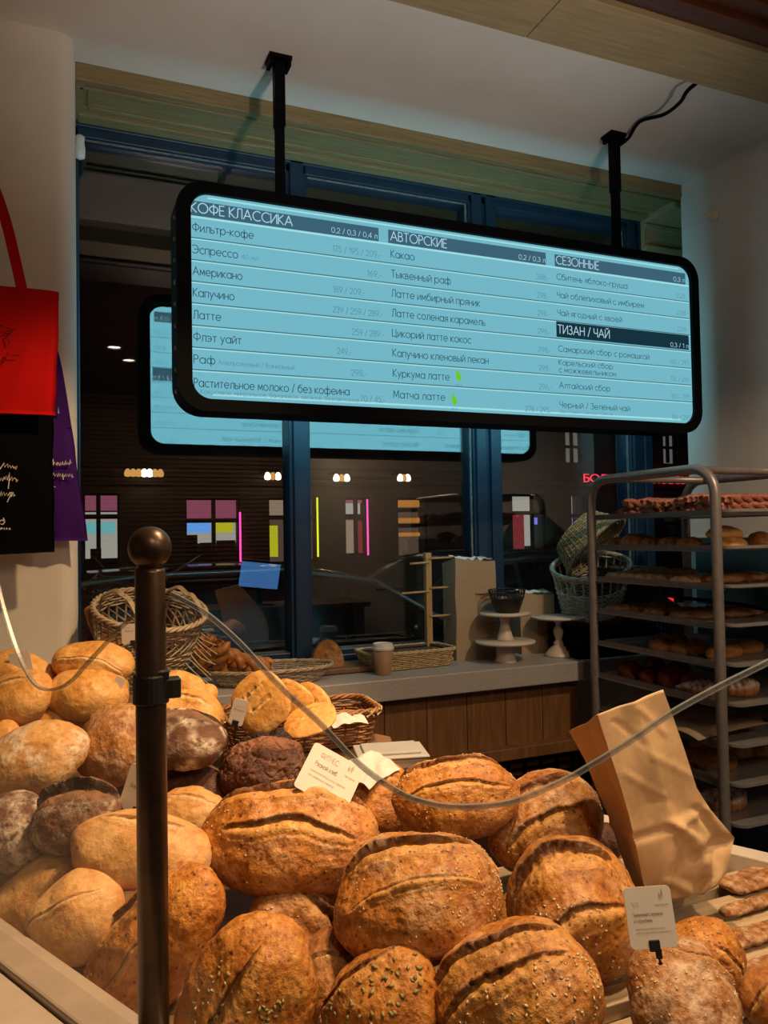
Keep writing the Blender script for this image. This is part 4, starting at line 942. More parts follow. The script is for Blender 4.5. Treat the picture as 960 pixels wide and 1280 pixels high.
# ------------------------------------------------------------------ kraft paper bag
def paper_bag():
    lv = [  # A left, B front crease, C right, D back : photo points and distances
        [(792, 1108, 1.46), (812, 1133, 1.335), (880, 1118, 1.36), (858, 1090, 1.50)],
        [(783, 1088, 1.46), (803, 1098, 1.325), (908, 1092, 1.37), (868, 1060, 1.52)],
        [(774, 1062, 1.455), (794, 1052, 1.32), (918, 1047, 1.385), (868, 1020, 1.52)],
        [(762, 1022, 1.45), (786, 1018, 1.32), (888, 1012, 1.385), (860, 985, 1.52)],
        [(745, 985, 1.445), (775, 980, 1.32), (871, 985, 1.38), (850, 960, 1.52)],
        [(731, 950, 1.44), (762, 940, 1.32), (856, 938, 1.38), (826, 930, 1.52)],
        [(719, 928, 1.44), (752, 910, 1.32), (842, 898, 1.38), (800, 900, 1.52)],
        [(711, 914, 1.44), (747, 893, 1.32), (829, 862, 1.375), (790, 884, 1.51)]]
    CR = [(1, .48, .35, .52, 1.0, .006, .20), (1, 0, .30, .48, .36, -.006, .06), (1, .48, .36, 1, .44, .006, .06), (1, .48, .36, .98, .06, .010, .10), (1, .48, .36, .15, .02, .009, .10), (1, .62, .22, .98, .27, -.008, .08), (1, .3, .12, .75, .02, .008, .08), (1, .1, .62, .5, .52, .003, .05), (1, .5, .7, .95, .62, .003, .05), (1, .86, .42, .80, .02, -.012, .10), (1, .2, .9, .45, .75, -.003, .05), (1, .55, .95, .8, .8, .003, .05), (0, .5, .1, .5, 1, -.010, .4), (0, 0, .4, 1, .32, .004, .08)]
    rings = [[CAM+ray(x, y)*k for x, y, k in r] for r in lv]
    rows = []
    for i in range(len(rings)-1):
        for s in range(9): rows.append([a.lerp(b, s/9) for a, b in zip(rings[i], rings[i+1])])
    rows.append(rings[-1])
    ns = 24; mb = MB(); nr = len(rows)
    for i, r in enumerate(rows):
        v = i/(nr-1)
        for e in range(4):
            a, b = r[e], r[(e+1) % 4]; out = (b-a).cross(V((0, 0, 1))).normalized()
            for s in range(ns):
                u = s/ns; p = a.lerp(b, u)
                cr = (1-v)**1.2*0.010+0.0035
                ridge = abs(noise.noise(V((p.x*9+3, p.y*9, p.z*8))))*2.2-0.5
                crs = 0.006*max(0, 1-abs((u-0.5)*8)) * (1 if e in (1,) else 0.6)
                fold = 0.0
                for (ee, u0_, v0_, u1_, v1_, am, wd) in CR:
                    if ee == e:
                        du, dv = u1_-u0_, (v1_-v0_)*2.2; tt = max(0, min(1, ((u-u0_)*du+(v-v0_)*2.2*dv)/(du*du+dv*dv)))
                        ds = math.hypot(u-u0_-tt*du, (v-v0_)*2.2-tt*dv); fold += am*max(0, 1-ds/wd)
                mb.v.append(p + out*(ridge*cr*0.8*math.sin(PI*min(1, u*1.0))**0.4 + fold))
    n = ns*4
    for i in range(nr-1):
        for j in range(n):
            j2 = (j+1) % n; mb.f.append((i*n+j, i*n+j2, (i+1)*n+j2, (i+1)*n+j))
    mb.f.append(tuple(range(n))[::-1])
    zmin = min(q.z for q in mb.v)
    cen = sum((q for q in rings[0]), V())/4
    o = mb.build('paper_bag', M['kraft'], None, True, origin=(cen.x, cen.y, zmin))
    for e_ in o.data.edges:
        a_, b_ = e_.vertices
        if a_ % ns == 0 and b_ % ns == 0 and abs(a_-b_) == n: e_.use_edge_sharp = True
    sm = o.modifiers.new('thickness', 'SOLIDIFY'); sm.thickness = 0.0012
    return tag(o, 'open brown kraft paper bag standing crumpled on the slatted table', 'paper bag')
paper_bag()
# flat seeded crispbreads lying on the slats behind the bag
for (x0, y0, x1, y1, w_) in ((908, 1110, 1000, 1080, 0.070), (902, 1142, 1010, 1108, 0.032), (898, 1180, 1000, 1152, 0.050), (922, 1218, 1010, 1192, 0.040)):
    a, b = at(x0, y0, z=ZT+0.012), at(x1, y1, z=ZT+0.012)
    d = (b-a); L = d.length; d.normalize(); s = V((0, 0, 1)).cross(d)
    mb = loaf_mesh(L/2, w_/2, 0.009, x0*0.1, rough=2.5, nu=60, nv=30, p=5, flat=0.8, flour=0.4); Rm = basis(d, s, V((0, 0, 1)))
    mb.v = [Rm @ q+(a+b)/2 for q in mb.v]
    o = mb.build('crispbread', M['brown'], None, True)
    lab = {908: 'wide seeded crispbread lying on the slats closest to the pale end rail', 902: 'thin seeded crispbread on the slats just in front of the wide one', 898: 'golden crispbread on the slats right of the speckled loaf', 922: 'short crispbread on the slats above the reddish loaf'}[x0]
    tag(o, lab, 'crispbread')

# ------------------------------------------------------------------ woven baskets
def ring_pts(shape, n, rx, ry, corner=0.04):
    if shape == 'oval': return [V((rx*math.cos(2*PI*i/n), ry*math.sin(2*PI*i/n), 0)) for i in range(n)]
    pts = []; c = corner
    segs = [((rx, -ry+c), (rx, ry-c)), None, ((rx-c, ry), (-rx+c, ry)), None, ((-rx, ry-c), (-rx, -ry+c)), None, ((-rx+c, -ry), (rx-c, -ry)), None]
    per = 4*(rx+ry)-8*c+2*PI*c; cen = [(rx-c, ry-c, 0), (-rx+c, ry-c, PI/2), (-rx+c, -ry+c, PI), (rx-c, -ry+c, 3*PI/2)]
    raw = []
    for q in range(4):
        a, b = segs[2*q]; L = math.hypot(b[0]-a[0], b[1]-a[1]); m_ = max(2, int(n*L/per*2))
        raw += [V((a[0]+(b[0]-a[0])*i/m_, a[1]+(b[1]-a[1])*i/m_, 0)) for i in range(m_)]
        cx, cy, a0 = cen[q]
        raw += [V((cx+c*math.cos(a0+PI/2*i/8), cy+c*math.sin(a0+PI/2*i/8), 0)) for i in range(8)]
    # resample evenly
    acc = [0]
    for i in range(len(raw)): acc.append(acc[-1]+(raw[(i+1) % len(raw)]-raw[i]).length)
    for i in range(n):
        t = acc[-1]*i/n; k = max(j for j in range(len(raw)) if acc[j] <= t)
        f = (t-acc[k])/max(1e-9, acc[k+1]-acc[k]); pts.append(raw[k].lerp(raw[(k+1) % len(raw)], f))
    return pts
def weave(t, shape, rx, ry, h, flare, mat, Rm, org, rows, stakes, sr=0.0028, open_band=None, straight=False, rim=True, base=True, corner=0.04, n=None, rimr=None, rimmat=None, xbind=False):
    n = n or stakes*4
    def scale(zf): return 1+flare*zf
    base_ring = ring_pts(shape, n, rx, ry, corner)
    def pt(i, zf, off=0.0):
        p = base_ring[i % n]; nn = V((p.x/(rx*rx), p.y/(ry*ry), 0)) if shape == 'oval' else (base_ring[(i+1) % n]-base_ring[i-1]).cross(V((0, 0, 1)))
        nn = nn.normalized() if nn.length > 0 else V((1, 0, 0))
        q = V((p.x*scale(zf), p.y*scale(zf), zf*h))+nn*off
        return Rm @ q + org
    mb = MB()
    for r in range(rows):
        zf = (r+0.5)/rows
        if open_band and open_band[0] < zf < open_band[1]: continue
        sg = 1 if r % 2 else -1
        mb.tube([pt(i, zf, sg*sr*0.9*math.cos(PI*i*stakes/n)) for i in range(n)], sr, 5, closed=True)
    mb.build('woven_wall', M[mat], t, True)
    sb = MB()
    for k in range(stakes):
        i = int(round(k*n/stakes)); sb.tube([pt(i, z) for z in (0, 0.33, 0.66, 1.0)], sr*0.95, 5)
    if open_band and not straight:
        for k in range(stakes):
            i = int(round(k*n/stakes)); j = i+int(n/stakes)*2
            sb.tube([pt(i, open_band[0]), pt((i+j)//2, (open_band[0]+open_band[1])/2, sr), pt(j, open_band[1])], sr*0.9, 5)
    sb.build('stake', M[mat], t, True)
    if rim:
        rb = MB(); R_ = rimr or sr*1.8
        for ph in range(3):
            rb.tube([pt(i, 1.0, R_*0.8*math.cos(i*2*PI*stakes/n*0.5+ph*2*PI/3)) + Rm @ V((0, 0, R_*0.8*math.sin(i*2*PI*stakes/n*0.5+ph*2*PI/3))) for i in range(n)], R_*0.75, 6, closed=True)
        rim_o = rb.build('rim', M[rimmat or mat], t, True)
        if xbind:
            xb = MB()
            for k in range(0, n, max(1, n//36)):
                for s_ in (0, 1):
                    a = k+(0 if s_ else n//60); b = k+(n//60 if s_ else 0)
                    xb.tube([pt(a, 0.86, sr*2.2), pt((a+b)//2, 0.96, R_*2.1), pt(b, 1.04, R_*1.6)], sr*1.1, 5)
            xb.build('binding', M['wick_y'], rim_o, True)
    if base:
        bb = MB(); m_ = 16
        bb.add([Rm @ (p*0.99+V((0, 0, 0.004)))+org for p in base_ring], [tuple(range(n))])
        for q in range(-6, 7):
            y = ry*q/7; xx = rx*(1-(q/7)**2)**0.5 if shape == 'oval' else rx*0.97
            bb.tube([Rm @ V((-xx, y, 0.006))+org, Rm @ V((xx, y, 0.006))+org], sr, 5)
        bb.build('basket_base', M[mat], t)
I3 = Matrix.Identity(3)
# long reddish basket with flatbreads
a = at(284, 958, k=1.80); q0 = at(300, 942, k=1.72)
q0 = at(386, 944, z=0.955)
bc = V((q0.x, q0.y+0.085, 0.965))
rot = rotm(0, 0, math.radians(-4))
bk = thing('wicker_basket', 'long reddish wicker basket holding flatbreads and white paper', 'basket', bc)
weave(bk, 'rect', 0.172, 0.090, 0.088, 0.13, 'wick_r', rot, bc, 13, 30, 0.0027, corner=0.035, n=180, rimr=0.0055, xbind=True)
def flatbread(px, py, a, b, ang, k, label, lean, seed):
    c = CAM+ray(px, py)*k; th = math.radians(ang)
    L = rt*math.cos(th)+up*math.sin(th); v = -ray(px, py).normalized(); T = (V((0, 0, 1))*(1-lean)+v*lean); T = (T-L*T.dot(L)).normalized(); Wd = T.cross(L)
    md = (-rt*math.sin(th)+up*math.cos(th)); f = abs(Wd.dot(md)) or 0.3
    A = a*k/FPX; W = b*k/FPX/max(0.35, f)
    mb = loaf_mesh(A, W, 0.013, seed, ((0.45, 0.45, 0, 0.16, 0.16, 0.04), (-0.05, 0.5, 0.0, 0.15, 0.16, 0.04)), p=2.4, nu=72, nv=72, flat=0.6, rough=0.5, flour=0.0, lump=0.35)
    Rm = basis(L, Wd, T); mb.v = [Rm @ q+c for q in mb.v]
    tag(mb.build('flatbread', M['gold'], None, True), label, 'flatbread', 'flatbreads in the long wicker basket')
flatbread(326, 878, 37, 36, 40, 1.80, 'large dimpled golden flatbread standing at the front of the long basket', 0.75, 21)
flatbread(364, 878, 26, 30, 60, 1.85, 'golden flatbread behind the large dimpled one in the long basket', 0.7, 22)
flatbread(389, 882, 24, 28, 50, 1.89, 'golden flatbread at the right of the three standing in the long basket', 0.6, 23)
flatbread(388, 900, 34, 13, 14, 1.78, 'small flatbread lying flat on the rim side of the long basket', 0.25, 24)
def crumple(name, label, cat, c, rx, ry, h, mat, seed, rot=I3):
    mb = MB()
    def f(i, j):
        u, v = i/19*2-1, j/19*2-1; p = V((u*rx, v*ry, 0)); q = p*22+V((seed, 0, 0))
        r = max(0, 1-(u*u+v*v)*0.5)
        return rot @ (p+V((noise.noise(q)*0.008, noise.noise(q+V((9, 0, 0)))*0.008, h*r*(0.5+abs(noise.noise(q*0.7))) + 0.006*noise.noise(q*2)))) + V(c)
    mb.grid(f, 20, 20)
    o = mb.build(name, M[mat], None, False); sm = o.modifiers.new('thickness', 'SOLIDIFY'); sm.thickness = 0.0008
    return tag(o, label, cat)
crumple('paper_sheet', 'crumpled white paper in the right end of the long wicker basket', 'paper', at(432, 893, k=1.93)-V((0, 0, 0.02)), 0.045, 0.04, 0.028, 'tissue', 1)
crumple('paper_sheet', 'loose white paper sheet on the bed beside the tilted price card', 'paper', at(462, 950, k=1.66)-V((0, 0, 0.02)), 0.05, 0.045, 0.012, 'tissue', 4, rotm(0.3, -0.2, 0.4))
# clear plastic box
pb = at(488, 945, k=1.78)
bx_ = thing('plastic_box', 'translucent white plastic box lid behind the bread pile', 'plastic box', pb-V((0, 0, 0.02)))
Rm = rotm(0, 0, math.radians(-14))
mb = MB(); mb.box(pb+V((0, 0, -0.004)), (0.15, 0.11, 0.024), Rm); mb.build('box_body', M['boxpl'], bx_, bevel=0.004)
mb = MB(); mb.box(pb+V((0, 0, 0.011)), (0.162, 0.122, 0.006), Rm); mb.box(pb+V((0, 0, 0.017)), (0.13, 0.09, 0.008), Rm); mb.build('box_lid', M['boxpl'], bx_, bevel=0.003)
# round open-work basket on the left with baguettes
bc = at(176, 852, k=2.30); bc = V((bc.x, bc.y, 1.085))
rk = thing('wicker_basket', 'tall round grey openwork wicker basket at the left end of the display', 'basket', bc)
Rm = rotm(math.radians(20), 0, 0.3)
weave(rk, 'oval', 0.118, 0.108, 0.225, 0.36, 'wick_g', Rm, bc, 26, 30, 0.0030, open_band=(0.58, 0.80), n=120, rimr=0.006)
hb = MB()
for a0, a1, hh in ((2.4, 4.2, 0.0), (-0.6, 0.9, -0.02)):
    e = [Rm @ V((0.155*math.cos(a), 0.145*math.sin(a), 0.225))+bc for a in (a0, a1)]
    mid = (e[0]+e[1])/2+Rm @ V((0, 0, 0.05+hh))
    for q in range(3):
        off = V((0.003*q, 0.004*q, 0.003*q)); hb.tube([p_+off for p_ in catmull([e[0], e[0].lerp(mid, 0.6)+V((0, 0, 0.016)), mid, e[1].lerp(mid, 0.6)+V((0, 0, 0.016)), e[1]], 8)], 0.0032, 6)
hb.build('handle', M['wick_g'], rk, True)
tb_ = MB(); rr_ = random.Random(5)
for q in range(9):
    a = -0.9+q*0.1; s_ = Rm @ V((0.135*math.cos(a), 0.125*math.sin(a), 0.09+0.01*q))+bc
    tb_.tube(catmull([s_, s_+V((0.02+0.01*rr_.random(), -0.015, -0.03)), s_+V((0.05+0.02*rr_.random(), -0.01, -0.05-0.02*rr_.random()))], 6), 0.0022, 5)
tb_.build('loose_withe', M['wick_g'], rk, True)
def baguette(p0, p1, r, seed, label):
    p0, p1 = V(p0), V(p1); d = p1-p0; L = d.length; d.normalize(); s = d.cross(V((0, 1, 0))).normalized(); t = s.cross(d)
    mb = loaf_mesh(L/2, r, r, seed, ((0.2, 0.9, 0.2, 0.4, 0.1, 0.08),), nu=48, nv=28, p=3.5, flat=0.9)
    Rm_ = basis(d, s, t); mb.v = [Rm_ @ q+(p0+p1)/2 for q in mb.v]
    return tag(mb.build('baguette', M['brown'], None, True), label, 'baguette')
baguette(CAM+ray(112, 757)*2.27, CAM+ray(148, 838)*2.30, 0.026, 31, 'thin baguette leaning against the left side of the round wicker basket')
baguette(CAM+ray(130, 783)*2.30, CAM+ray(162, 850)*2.33, 0.026, 32, 'second baguette in the round wicker basket lying lower than the leaning one')
# pretzel basket on the counter
pc = at(318, 847, z=1.0); pc = V((0.66, 2.62, 1.003))
pk = thing('wicker_basket', 'shallow dark oval wicker basket of pretzel twists on the counter', 'basket', pc)
weave(pk, 'oval', 0.17, 0.09, 0.05, 0.28, 'wick_g', rotm(0, 0, -0.1), pc, 8, 26, 0.0026, n=104, rimr=0.005)
def twist(c, L, r, rotz, seed, label, tilt=0.0):
    mb = MB(); c = V(c)
    for ph in (0, PI):
        mb.tube([c + (rotm(0, tilt, rotz) @ V(((u-0.5)*L, r*0.75*math.cos(u*9+ph), r*0.75*math.sin(u*9+ph)))) for u in [i/40 for i in range(41)]], [r*(0.35+0.65*math.sin(PI*min(1, max(0.04, i/40)))**0.5) for i in range(41)], 10)
    return tag(mb.build('pretzel_twist', M['past'], None, True), label, 'pretzel twist', 'pretzel twists in the shallow basket')
for i, (px, py, rz, tl) in enumerate(((252, 822, 1.3, 1.1), (262, 812, 1.2, 1.2), (274, 818, 1.9, 1.0), (290, 822, 0.4, 0.4), (305, 828, 0.1, 0.2), (322, 832, 0.2, 0.1), (283, 834, 0.0, 0.0))):
    c = at(px, py, Y=2.62-0.02*(i % 3))
    twist((c.x, c.y, max(c.z, 1.045)), 0.10, 0.019, rz, i, ['pretzel twist standing at the left end of the shallow basket', 'tallest pretzel twist standing in the shallow basket', 'pretzel twist leaning right of the tallest one', 'pretzel twist in the middle of the shallow basket', 'pretzel twist lying right of the middle of the shallow basket', 'pretzel twist at the right end of the heap in the shallow basket', 'pretzel twist at the bottom front of the shallow basket'][i], tl)

# ------------------------------------------------------------------ things on the counter
bp0, bp1 = at(396, 835, z=1.004), at(472, 838, z=1.004)
mb = MB().box(((bp0.x+bp1.x)/2, 2.72, 1.012), (bp1.x-bp0.x+0.05, 0.16, 0.018))
tag(mb.build('cutting_board', M['board'], bevel=0.003), 'reddish wooden board under the half loaf on the counter', 'cutting board')
c = at(407, 816, Y=2.72)
mb = MB(); prof = [(math.cos(a)*0.062*(1 if True else 0), math.sin(a)*0.10) for a in [i*PI/16 for i in range(17)]]
ring = [V((c.x+x, c.y-0.035+0.006*math.sin(i*2.1), 1.023+z)) for i, (x, z) in enumerate(prof)]
mb.grid(lambda i, j: V((c.x+prof[i][0]*(1-0.25*(j/7)**2)+0.003*noise.noise(V((i, j, 1))), c.y-0.03+0.075*j/7, 1.021+prof[i][1]*(1-0.3*(j/7)**2)+0.003*noise.noise(V((i*.6, j*.6, 5))))), 17, 8)
o = len(mb.v); mb.f.append(tuple(i*8 for i in range(17))); mb.f.append(tuple(i*8+7 for i in range(17))[::-1]); mb.f.append((0, 7, 16*8+7, 16*8))
tag(mb.build('half_loaf', M['brown'], None, False), 'half a brown loaf standing cut side forward on the wooden board', 'bread')
# coffee cup
c = at(479, 843, z=1.0)
cup = thing('coffee_cup', 'brown paper coffee cup with white lid on the counter', 'coffee cup', (c.x, c.y, 1.0))
MB().lathe([(0.027, 0.0), (0.0285, 0.004), (0.0385, 0.092)], (c.x, c.y, 1.0), 28).build('cup_body', M['cupbrown'], cup, True)
MB().lathe([(0.0405, 0.090), (0.0405, 0.097), (0.038, 0.099), (0.036, 0.110), (0.034, 0.112), (0.032, 0.108), (0.0, 0.108)], (c.x, c.y, 1.0), 28).build('lid', M['whitepl'], cup)
# straw tray basket right of the cup
bc = V((1.205, 2.695, 1.002))
bs = thing('wicker_basket', 'rectangular straw basket with dark woven inside right of the coffee cup', 'basket', bc)
rz = rotm(0, 0, math.radians(3))
weave(bs, 'rect', 0.158, 0.076, 0.062, 0.14, 'wick_y', rz, bc, 9, 28, 0.0028, corner=0.03, n=112, rimr=0.005)
mb = MB()
for k in range(3): mb.tube([rz @ (p*(0.93+0.03*k))+bc+V((0, 0, 0.026+0.017*k)) for p in ring_pts('rect', 80, 0.158, 0.076, 0.03)], 0.006, 5, closed=True)
mb.add([rz @ (p*0.9)+bc+V((0, 0, 0.048)) for p in ring_pts('rect', 60, 0.158, 0.076, 0.03)], [tuple(range(60))])
for k in range(12): mb.tube([rz @ V((-0.14, -0.064+0.0116*k, 0.050))+bc, rz @ V((0.14, -0.064+0.0116*k, 0.050))+bc], 0.005, 5)
mb.build('lining', M['wick_d'], bs, True)
# peg stand
c = at(536, 790, Y=2.78); top = at(535, 691, Y=2.78).z
st = thing('peg_stand', 'wooden upright stand with thin side pegs behind the straw basket', 'stand', (c.x, 2.78, 1.0))
MB().bx((c.x-0.0125, 2.768, 1.0), (c.x+0.0125, 2.793, top)).build('upright', M['lightwood'], st, bevel=0.002)
MB().bx((c.x-0.08, 2.72, 1.0), (c.x+0.08, 2.81, 1.014)).build('stand_base', M['lightwood'], st, bevel=0.003)
for py, s in ((698, 1), (703, -1), (735, 1), (739, -1), (770, 1)):
    z = at(536, py, Y=2.78).z; L = {698: 0.10, 703: 0.09, 735: 0.14, 739: 0.13, 770: 0.11}[py]
    MB().tube([(c.x, 2.78-0.012, z), (c.x+s*L, 2.78-0.03, z+0.002*s)], 0.0045, 8).build('peg', M['lightwood'], st, True)
# kraft cartons
def carton(label, pl, pr, ptop, pbot, Y, depth, seam):
    x0, x1 = at(pl, pbot, Y=Y).x, at(pr, pbot, Y=Y).x; zt = at((pl+pr)/2, ptop, Y=Y).z
    t = thing('paper_carton', label, 'carton', ((x0+x1)/2, Y, 1.0))
    mb = MB(); nz = 14
    def wob(p, s=0.004): return V((p[0]+s*noise.noise(V(p)*9), p[1]+s*noise.noise(V(p)*9+V((4, 0, 0))), p[2]))
    cols = [(x0, Y), (x0+(x1-x0)*0.42, Y-0.012), (x1, Y+0.006), (x1, Y+depth), (x0, Y+depth)]
    for i in range(nz+1):
        z = 1.0+(zt-1.0)*i/nz
        for k, (a, b) in enumerate(cols):
            zz = z + (0.014*math.sin(k*2.4+1) if i == nz else 0)
            mb.v.append(wob((a, b, zz)))
    n = len(cols)
    for i in range(nz):
        for k in range(n): k2 = (k+1) % n; mb.f.append((i*n+k, i*n+k2, (i+1)*n+k2, (i+1)*n+k))
    mb.f.append(tuple(range(n))[::-1])
    o = mb.build('carton_body', M['carton'], t); sm = o.modifiers.new('thickness', 'SOLIDIFY'); sm.thickness = 0.003
    sb = MB()
    for f in seam: sb.bx((x0+(x1-x0)*0.42, Y-0.016, 1.0+(zt-1)*f), (x1+0.002, Y-0.008, 1.0+(zt-1)*f+0.004))
    sb.build('fold_seam', M['cupbrown'], o)
    lin = MB(); lin.grid(lambda i, j: V((x0+0.012+(x1-x0-0.024)*i/9, Y+0.012+(depth-0.03)*j/5, zt+0.004+0.012*noise.noise(V((i*0.9, j*0.9, pl)))+0.010*(1-i/9)*(j > 0))), 10, 6)
    lo = lin.build('paper_liner', M['tissue'], t); sm = lo.modifiers.new('thickness', 'SOLIDIFY'); sm.thickness = 0.001
    return t
carton('tall brown carton with white paper at its top beside the window mullion', 571, 623, 700, 815, 2.70, 0.11, (0.33, 0.66))
carton('lower brown carton with white paper behind the cake stands', 652, 696, 742, 815, 2.72, 0.09, (0.5,))
# cake stands
c = at(632, 822, z=1.0)
def plate(mb, c, r, z, th=0.012): return mb.lathe([(0.0, z), (r*0.5, z), (r*0.97, z+th*0.3), (r, z+th*0.7), (r*0.985, z+th), (0.0, z+th)], c, 40, cap=False)
zA = at(632, 801, k=2.93).z-1.0; zB = at(630, 766, k=2.93).z-1.0
c = V((c.x, 2.60, 0)); c.x = at(632, 822, Y=2.60).x
zlow = at(632, 803, Y=2.60).z; zhi = at(630, 768, Y=2.60).z
s1 = thing('cake_stand', 'wide low cream cake stand with the smaller stand on top', 'cake stand', (c.x, c.y, 1.0))
plate(MB(), c, 0.117, zlow-0.006, 0.014).build('plate', M['cream'], s1, True)
MB().lathe([(0.043, 1.0), (0.042, 1.006), (0.036, 1.02), (0.035, zlow-0.004)], c, 32).build('foot', M['cream'], s1, True)
s2 = thing('cake_stand', 'smaller cream cake stand standing on the wide one under a black bowl', 'cake stand', (c.x, c.y, zlow+0.008))
plate(MB(), c, 0.098, zhi-0.006, 0.013).build('plate', M['cream'], s2, True)
MB().lathe([(0.034, zlow+0.008), (0.032, zlow+0.016), (0.022, zlow+0.05), (0.017, zlow+0.075), (0.022, zhi-0.006)], c, 28).build('foot', M['cream'], s2, True)
q = V((at(699, 825, Y=2.62).x, 2.62, 0)); zp = at(699, 772, Y=2.62).z; hz = zp-1.0
s3 = thing('cake_stand', 'cream cake stand with turned baluster stem beside the tray rack', 'cake stand', (q.x, q.y, 1.0))
plate(MB(), q, 0.108, zp-0.006, 0.012).build('plate', M['cream'], s3, True)
MB().lathe([(0.058, 1.0), (0.058, 1.008), (0.050, 1.016), (0.040, 1.028), (0.022, 1.042), (0.020, 1.048), (0.024, 1.052), (0.014, 1.062), (0.013, 1.07), (0.021, 1.092), (0.021, 1.105), (0.012, 1.122), (0.011, 1.13), (0.018, 1.14), (0.016, zp-0.005)], q, 32).build('baluster', M['cream'], s3, True)
c3 = at(648, 778, Y=2.70)
mbp = MB().lathe([(0.0, -0.005), (0.06, -0.004), (0.075, 0.004), (0.07, 0.008), (0.0, 0.003)], (0, 0, 0), 32, cap=False)
# black wire bowl
bz = zhi+0.007; bc = V((c.x+0.012, c.y, bz))
bw = thing('wire_bowl', 'black bowl with openwork wire rim on the upper cake stand', 'bowl', bc)
MB().lathe([(0.0, 0.0), (0.046, 0.0), (0.066, 0.058), (0.0635, 0.058), (0.044, 0.004), (0.0, 0.004)], bc, 36, cap=False).build('bowl_body', M['blackpl'], bw)
mb = MB()
for i in range(30):
    a = 2*PI*i/30; mb.tube([bc+V((0.065*math.cos(a), 0.065*math.sin(a), 0.056)), bc+V((0.071*math.cos(a+0.1), 0.071*math.sin(a+0.1), 0.088))], 0.0016, 5)
for z, r in ((0.072, 0.068), (0.088, 0.0712)): mb.tube([bc+V((r*math.cos(2*PI*i/40), r*math.sin(2*PI*i/40), z)), ][0:1]*0+[bc+V((r*math.cos(2*PI*i/40), r*math.sin(2*PI*i/40), z)) for i in range(40)], 0.0022, 6, closed=True)
mb.build('wire_rim', M['blackpl'], bw, True)
# stacked baskets behind the rack, on a low crate pile
cr = thing('crate', 'black wire crate under the whitewashed basket behind the rack', 'crate', (2.06, 2.65, 1.0))
mb = MB()
for z in (1.004, 1.04, 1.08, 1.12):
    mb.bx((1.86, 2.50, z), (2.30, 2.506, z+0.005)); mb.bx((1.86, 2.80, z), (2.30, 2.806, z+0.005)); mb.bx((1.86, 2.50, z), (1.866, 2.80, z+0.005)); mb.bx((2.294, 2.50, z), (2.30, 2.80, z+0.005))
for i in range(23): mb.bx((1.86+i*0.02, 2.50, 1.0), (1.864+i*0.02, 2.505, 1.125)); 
for i in range(16): mb.bx((1.86, 2.50+i*0.02, 1.0), (1.865, 2.504+i*0.02, 1.125))
mb.build('wire_side', M['black'], cr)
MB().bx((1.862, 2.502, 1.0), (2.298, 2.804, 1.006)).build('crate_floor', M['black'], cr)
MB().bx((1.88, 2.52, 1.008), (2.28, 2.79, 1.115)).build('packed_bags', M['blackpl'], cr, bevel=0.02)
bc = at(733, 748, Y=2.66); bc = V((bc.x+0.03, 2.66, 1.17))
wk = thing('wicker_basket', 'whitewashed openwork wicker basket tilted on the crate behind the rack', 'basket', bc)
weave(wk, 'oval', 0.125, 0.115, 0.20, 0.30, 'wick_w', rotm(0.25, -0.22, 0), bc, 18, 26, 0.0038, open_band=(0.62, 0.90), straight=True, n=104, rimr=0.006)
mb = MB()
for q in range(3): mb.tube(catmull([bc+V((-0.13, -0.05, 0.16)), bc+V((-0.145-0.01*q, -0.07, 0.09)), bc+V((-0.165-0.02*q, -0.07, 0.055+0.01*q))], 6), 0.0022, 5)
mb.build('loose_withe', M['wick_w'], wk, True)
b2 = at(742, 676, Y=2.66)
tk = thing('wicker_basket', 'straw wicker bowl turned on its side on top of the whitewashed basket', 'basket', b2-V((0, 0, 0.05)))
weave(tk, 'oval', 0.115, 0.10, 0.115, 0.50, 'wick_o', rotm(2.35, -0.45, 0.2), b2+V((-0.055, 0.05, 0.045)), 12, 34, 0.0034, n=136, rimr=0.007)
b3 = V((2.20, 2.62, 1.14))
dk = thing('wicker_basket', 'brown wicker basket half hidden behind the trays of the rack', 'basket', b3)
weave(dk, 'rect', 0.10, 0.09, 0.20, 0.1, 'wick_d', I3, b3, 22, 24, 0.0042, corner=0.03, n=96, rimr=0.006)
MB().bx((2.12, 2.55, 1.15), (2.28, 2.69, 1.31)).build('lining', M['wick_d'], dk, bevel=0.02)

# ------------------------------------------------------------------ tray rack
XR, YN, YF, ZR = 1.845, 1.785, 2.385, 1.690
WR = 0.46
rack = thing('tray_rack', 'tall steel bakery rack of trays standing right of the counter', 'tray rack', (XR+WR/2, (YN+YF)/2, 0.0))
R_ = 0.0165
for x in (XR, XR+WR):
    arc = [(x, YN, 0.12), (x, YN, 1.58)]
    pts = [V((x, YN, z)) for z in (0.12, 0.5, 1.0, 1.5, ZR-0.085)]
    for i in range(1, 9): a = i*PI/16; pts.append(V((x, YN+0.085-0.085*math.cos(a), ZR-0.085+0.085*math.sin(a))))
    for i in range(0, 9): a = PI/2-i*PI/16; pts.append(V((x, YF-0.085+0.085*math.cos(a), ZR-0.085+0.085*math.sin(a))))
    pts += [V((x, YF, z)) for z in (1.5, 1.0, 0.5, 0.12)]
    MB().tube(pts, R_, 14).build('frame_hoop', M['steel'], rack, True)
for y, z in ((YN+0.10, ZR), (YF-0.10, ZR), (YN, 0.22), (YF, 0.22)): MB().tube([(XR, y, z), (XR+WR, y, z)], R_*0.8, 12).build('cross_bar', M['steel'], rack, True)
TZ = [1.560, 1.448, 1.330, 1.212, 1.092, 0.972, 0.850, 0.732, 0.612]
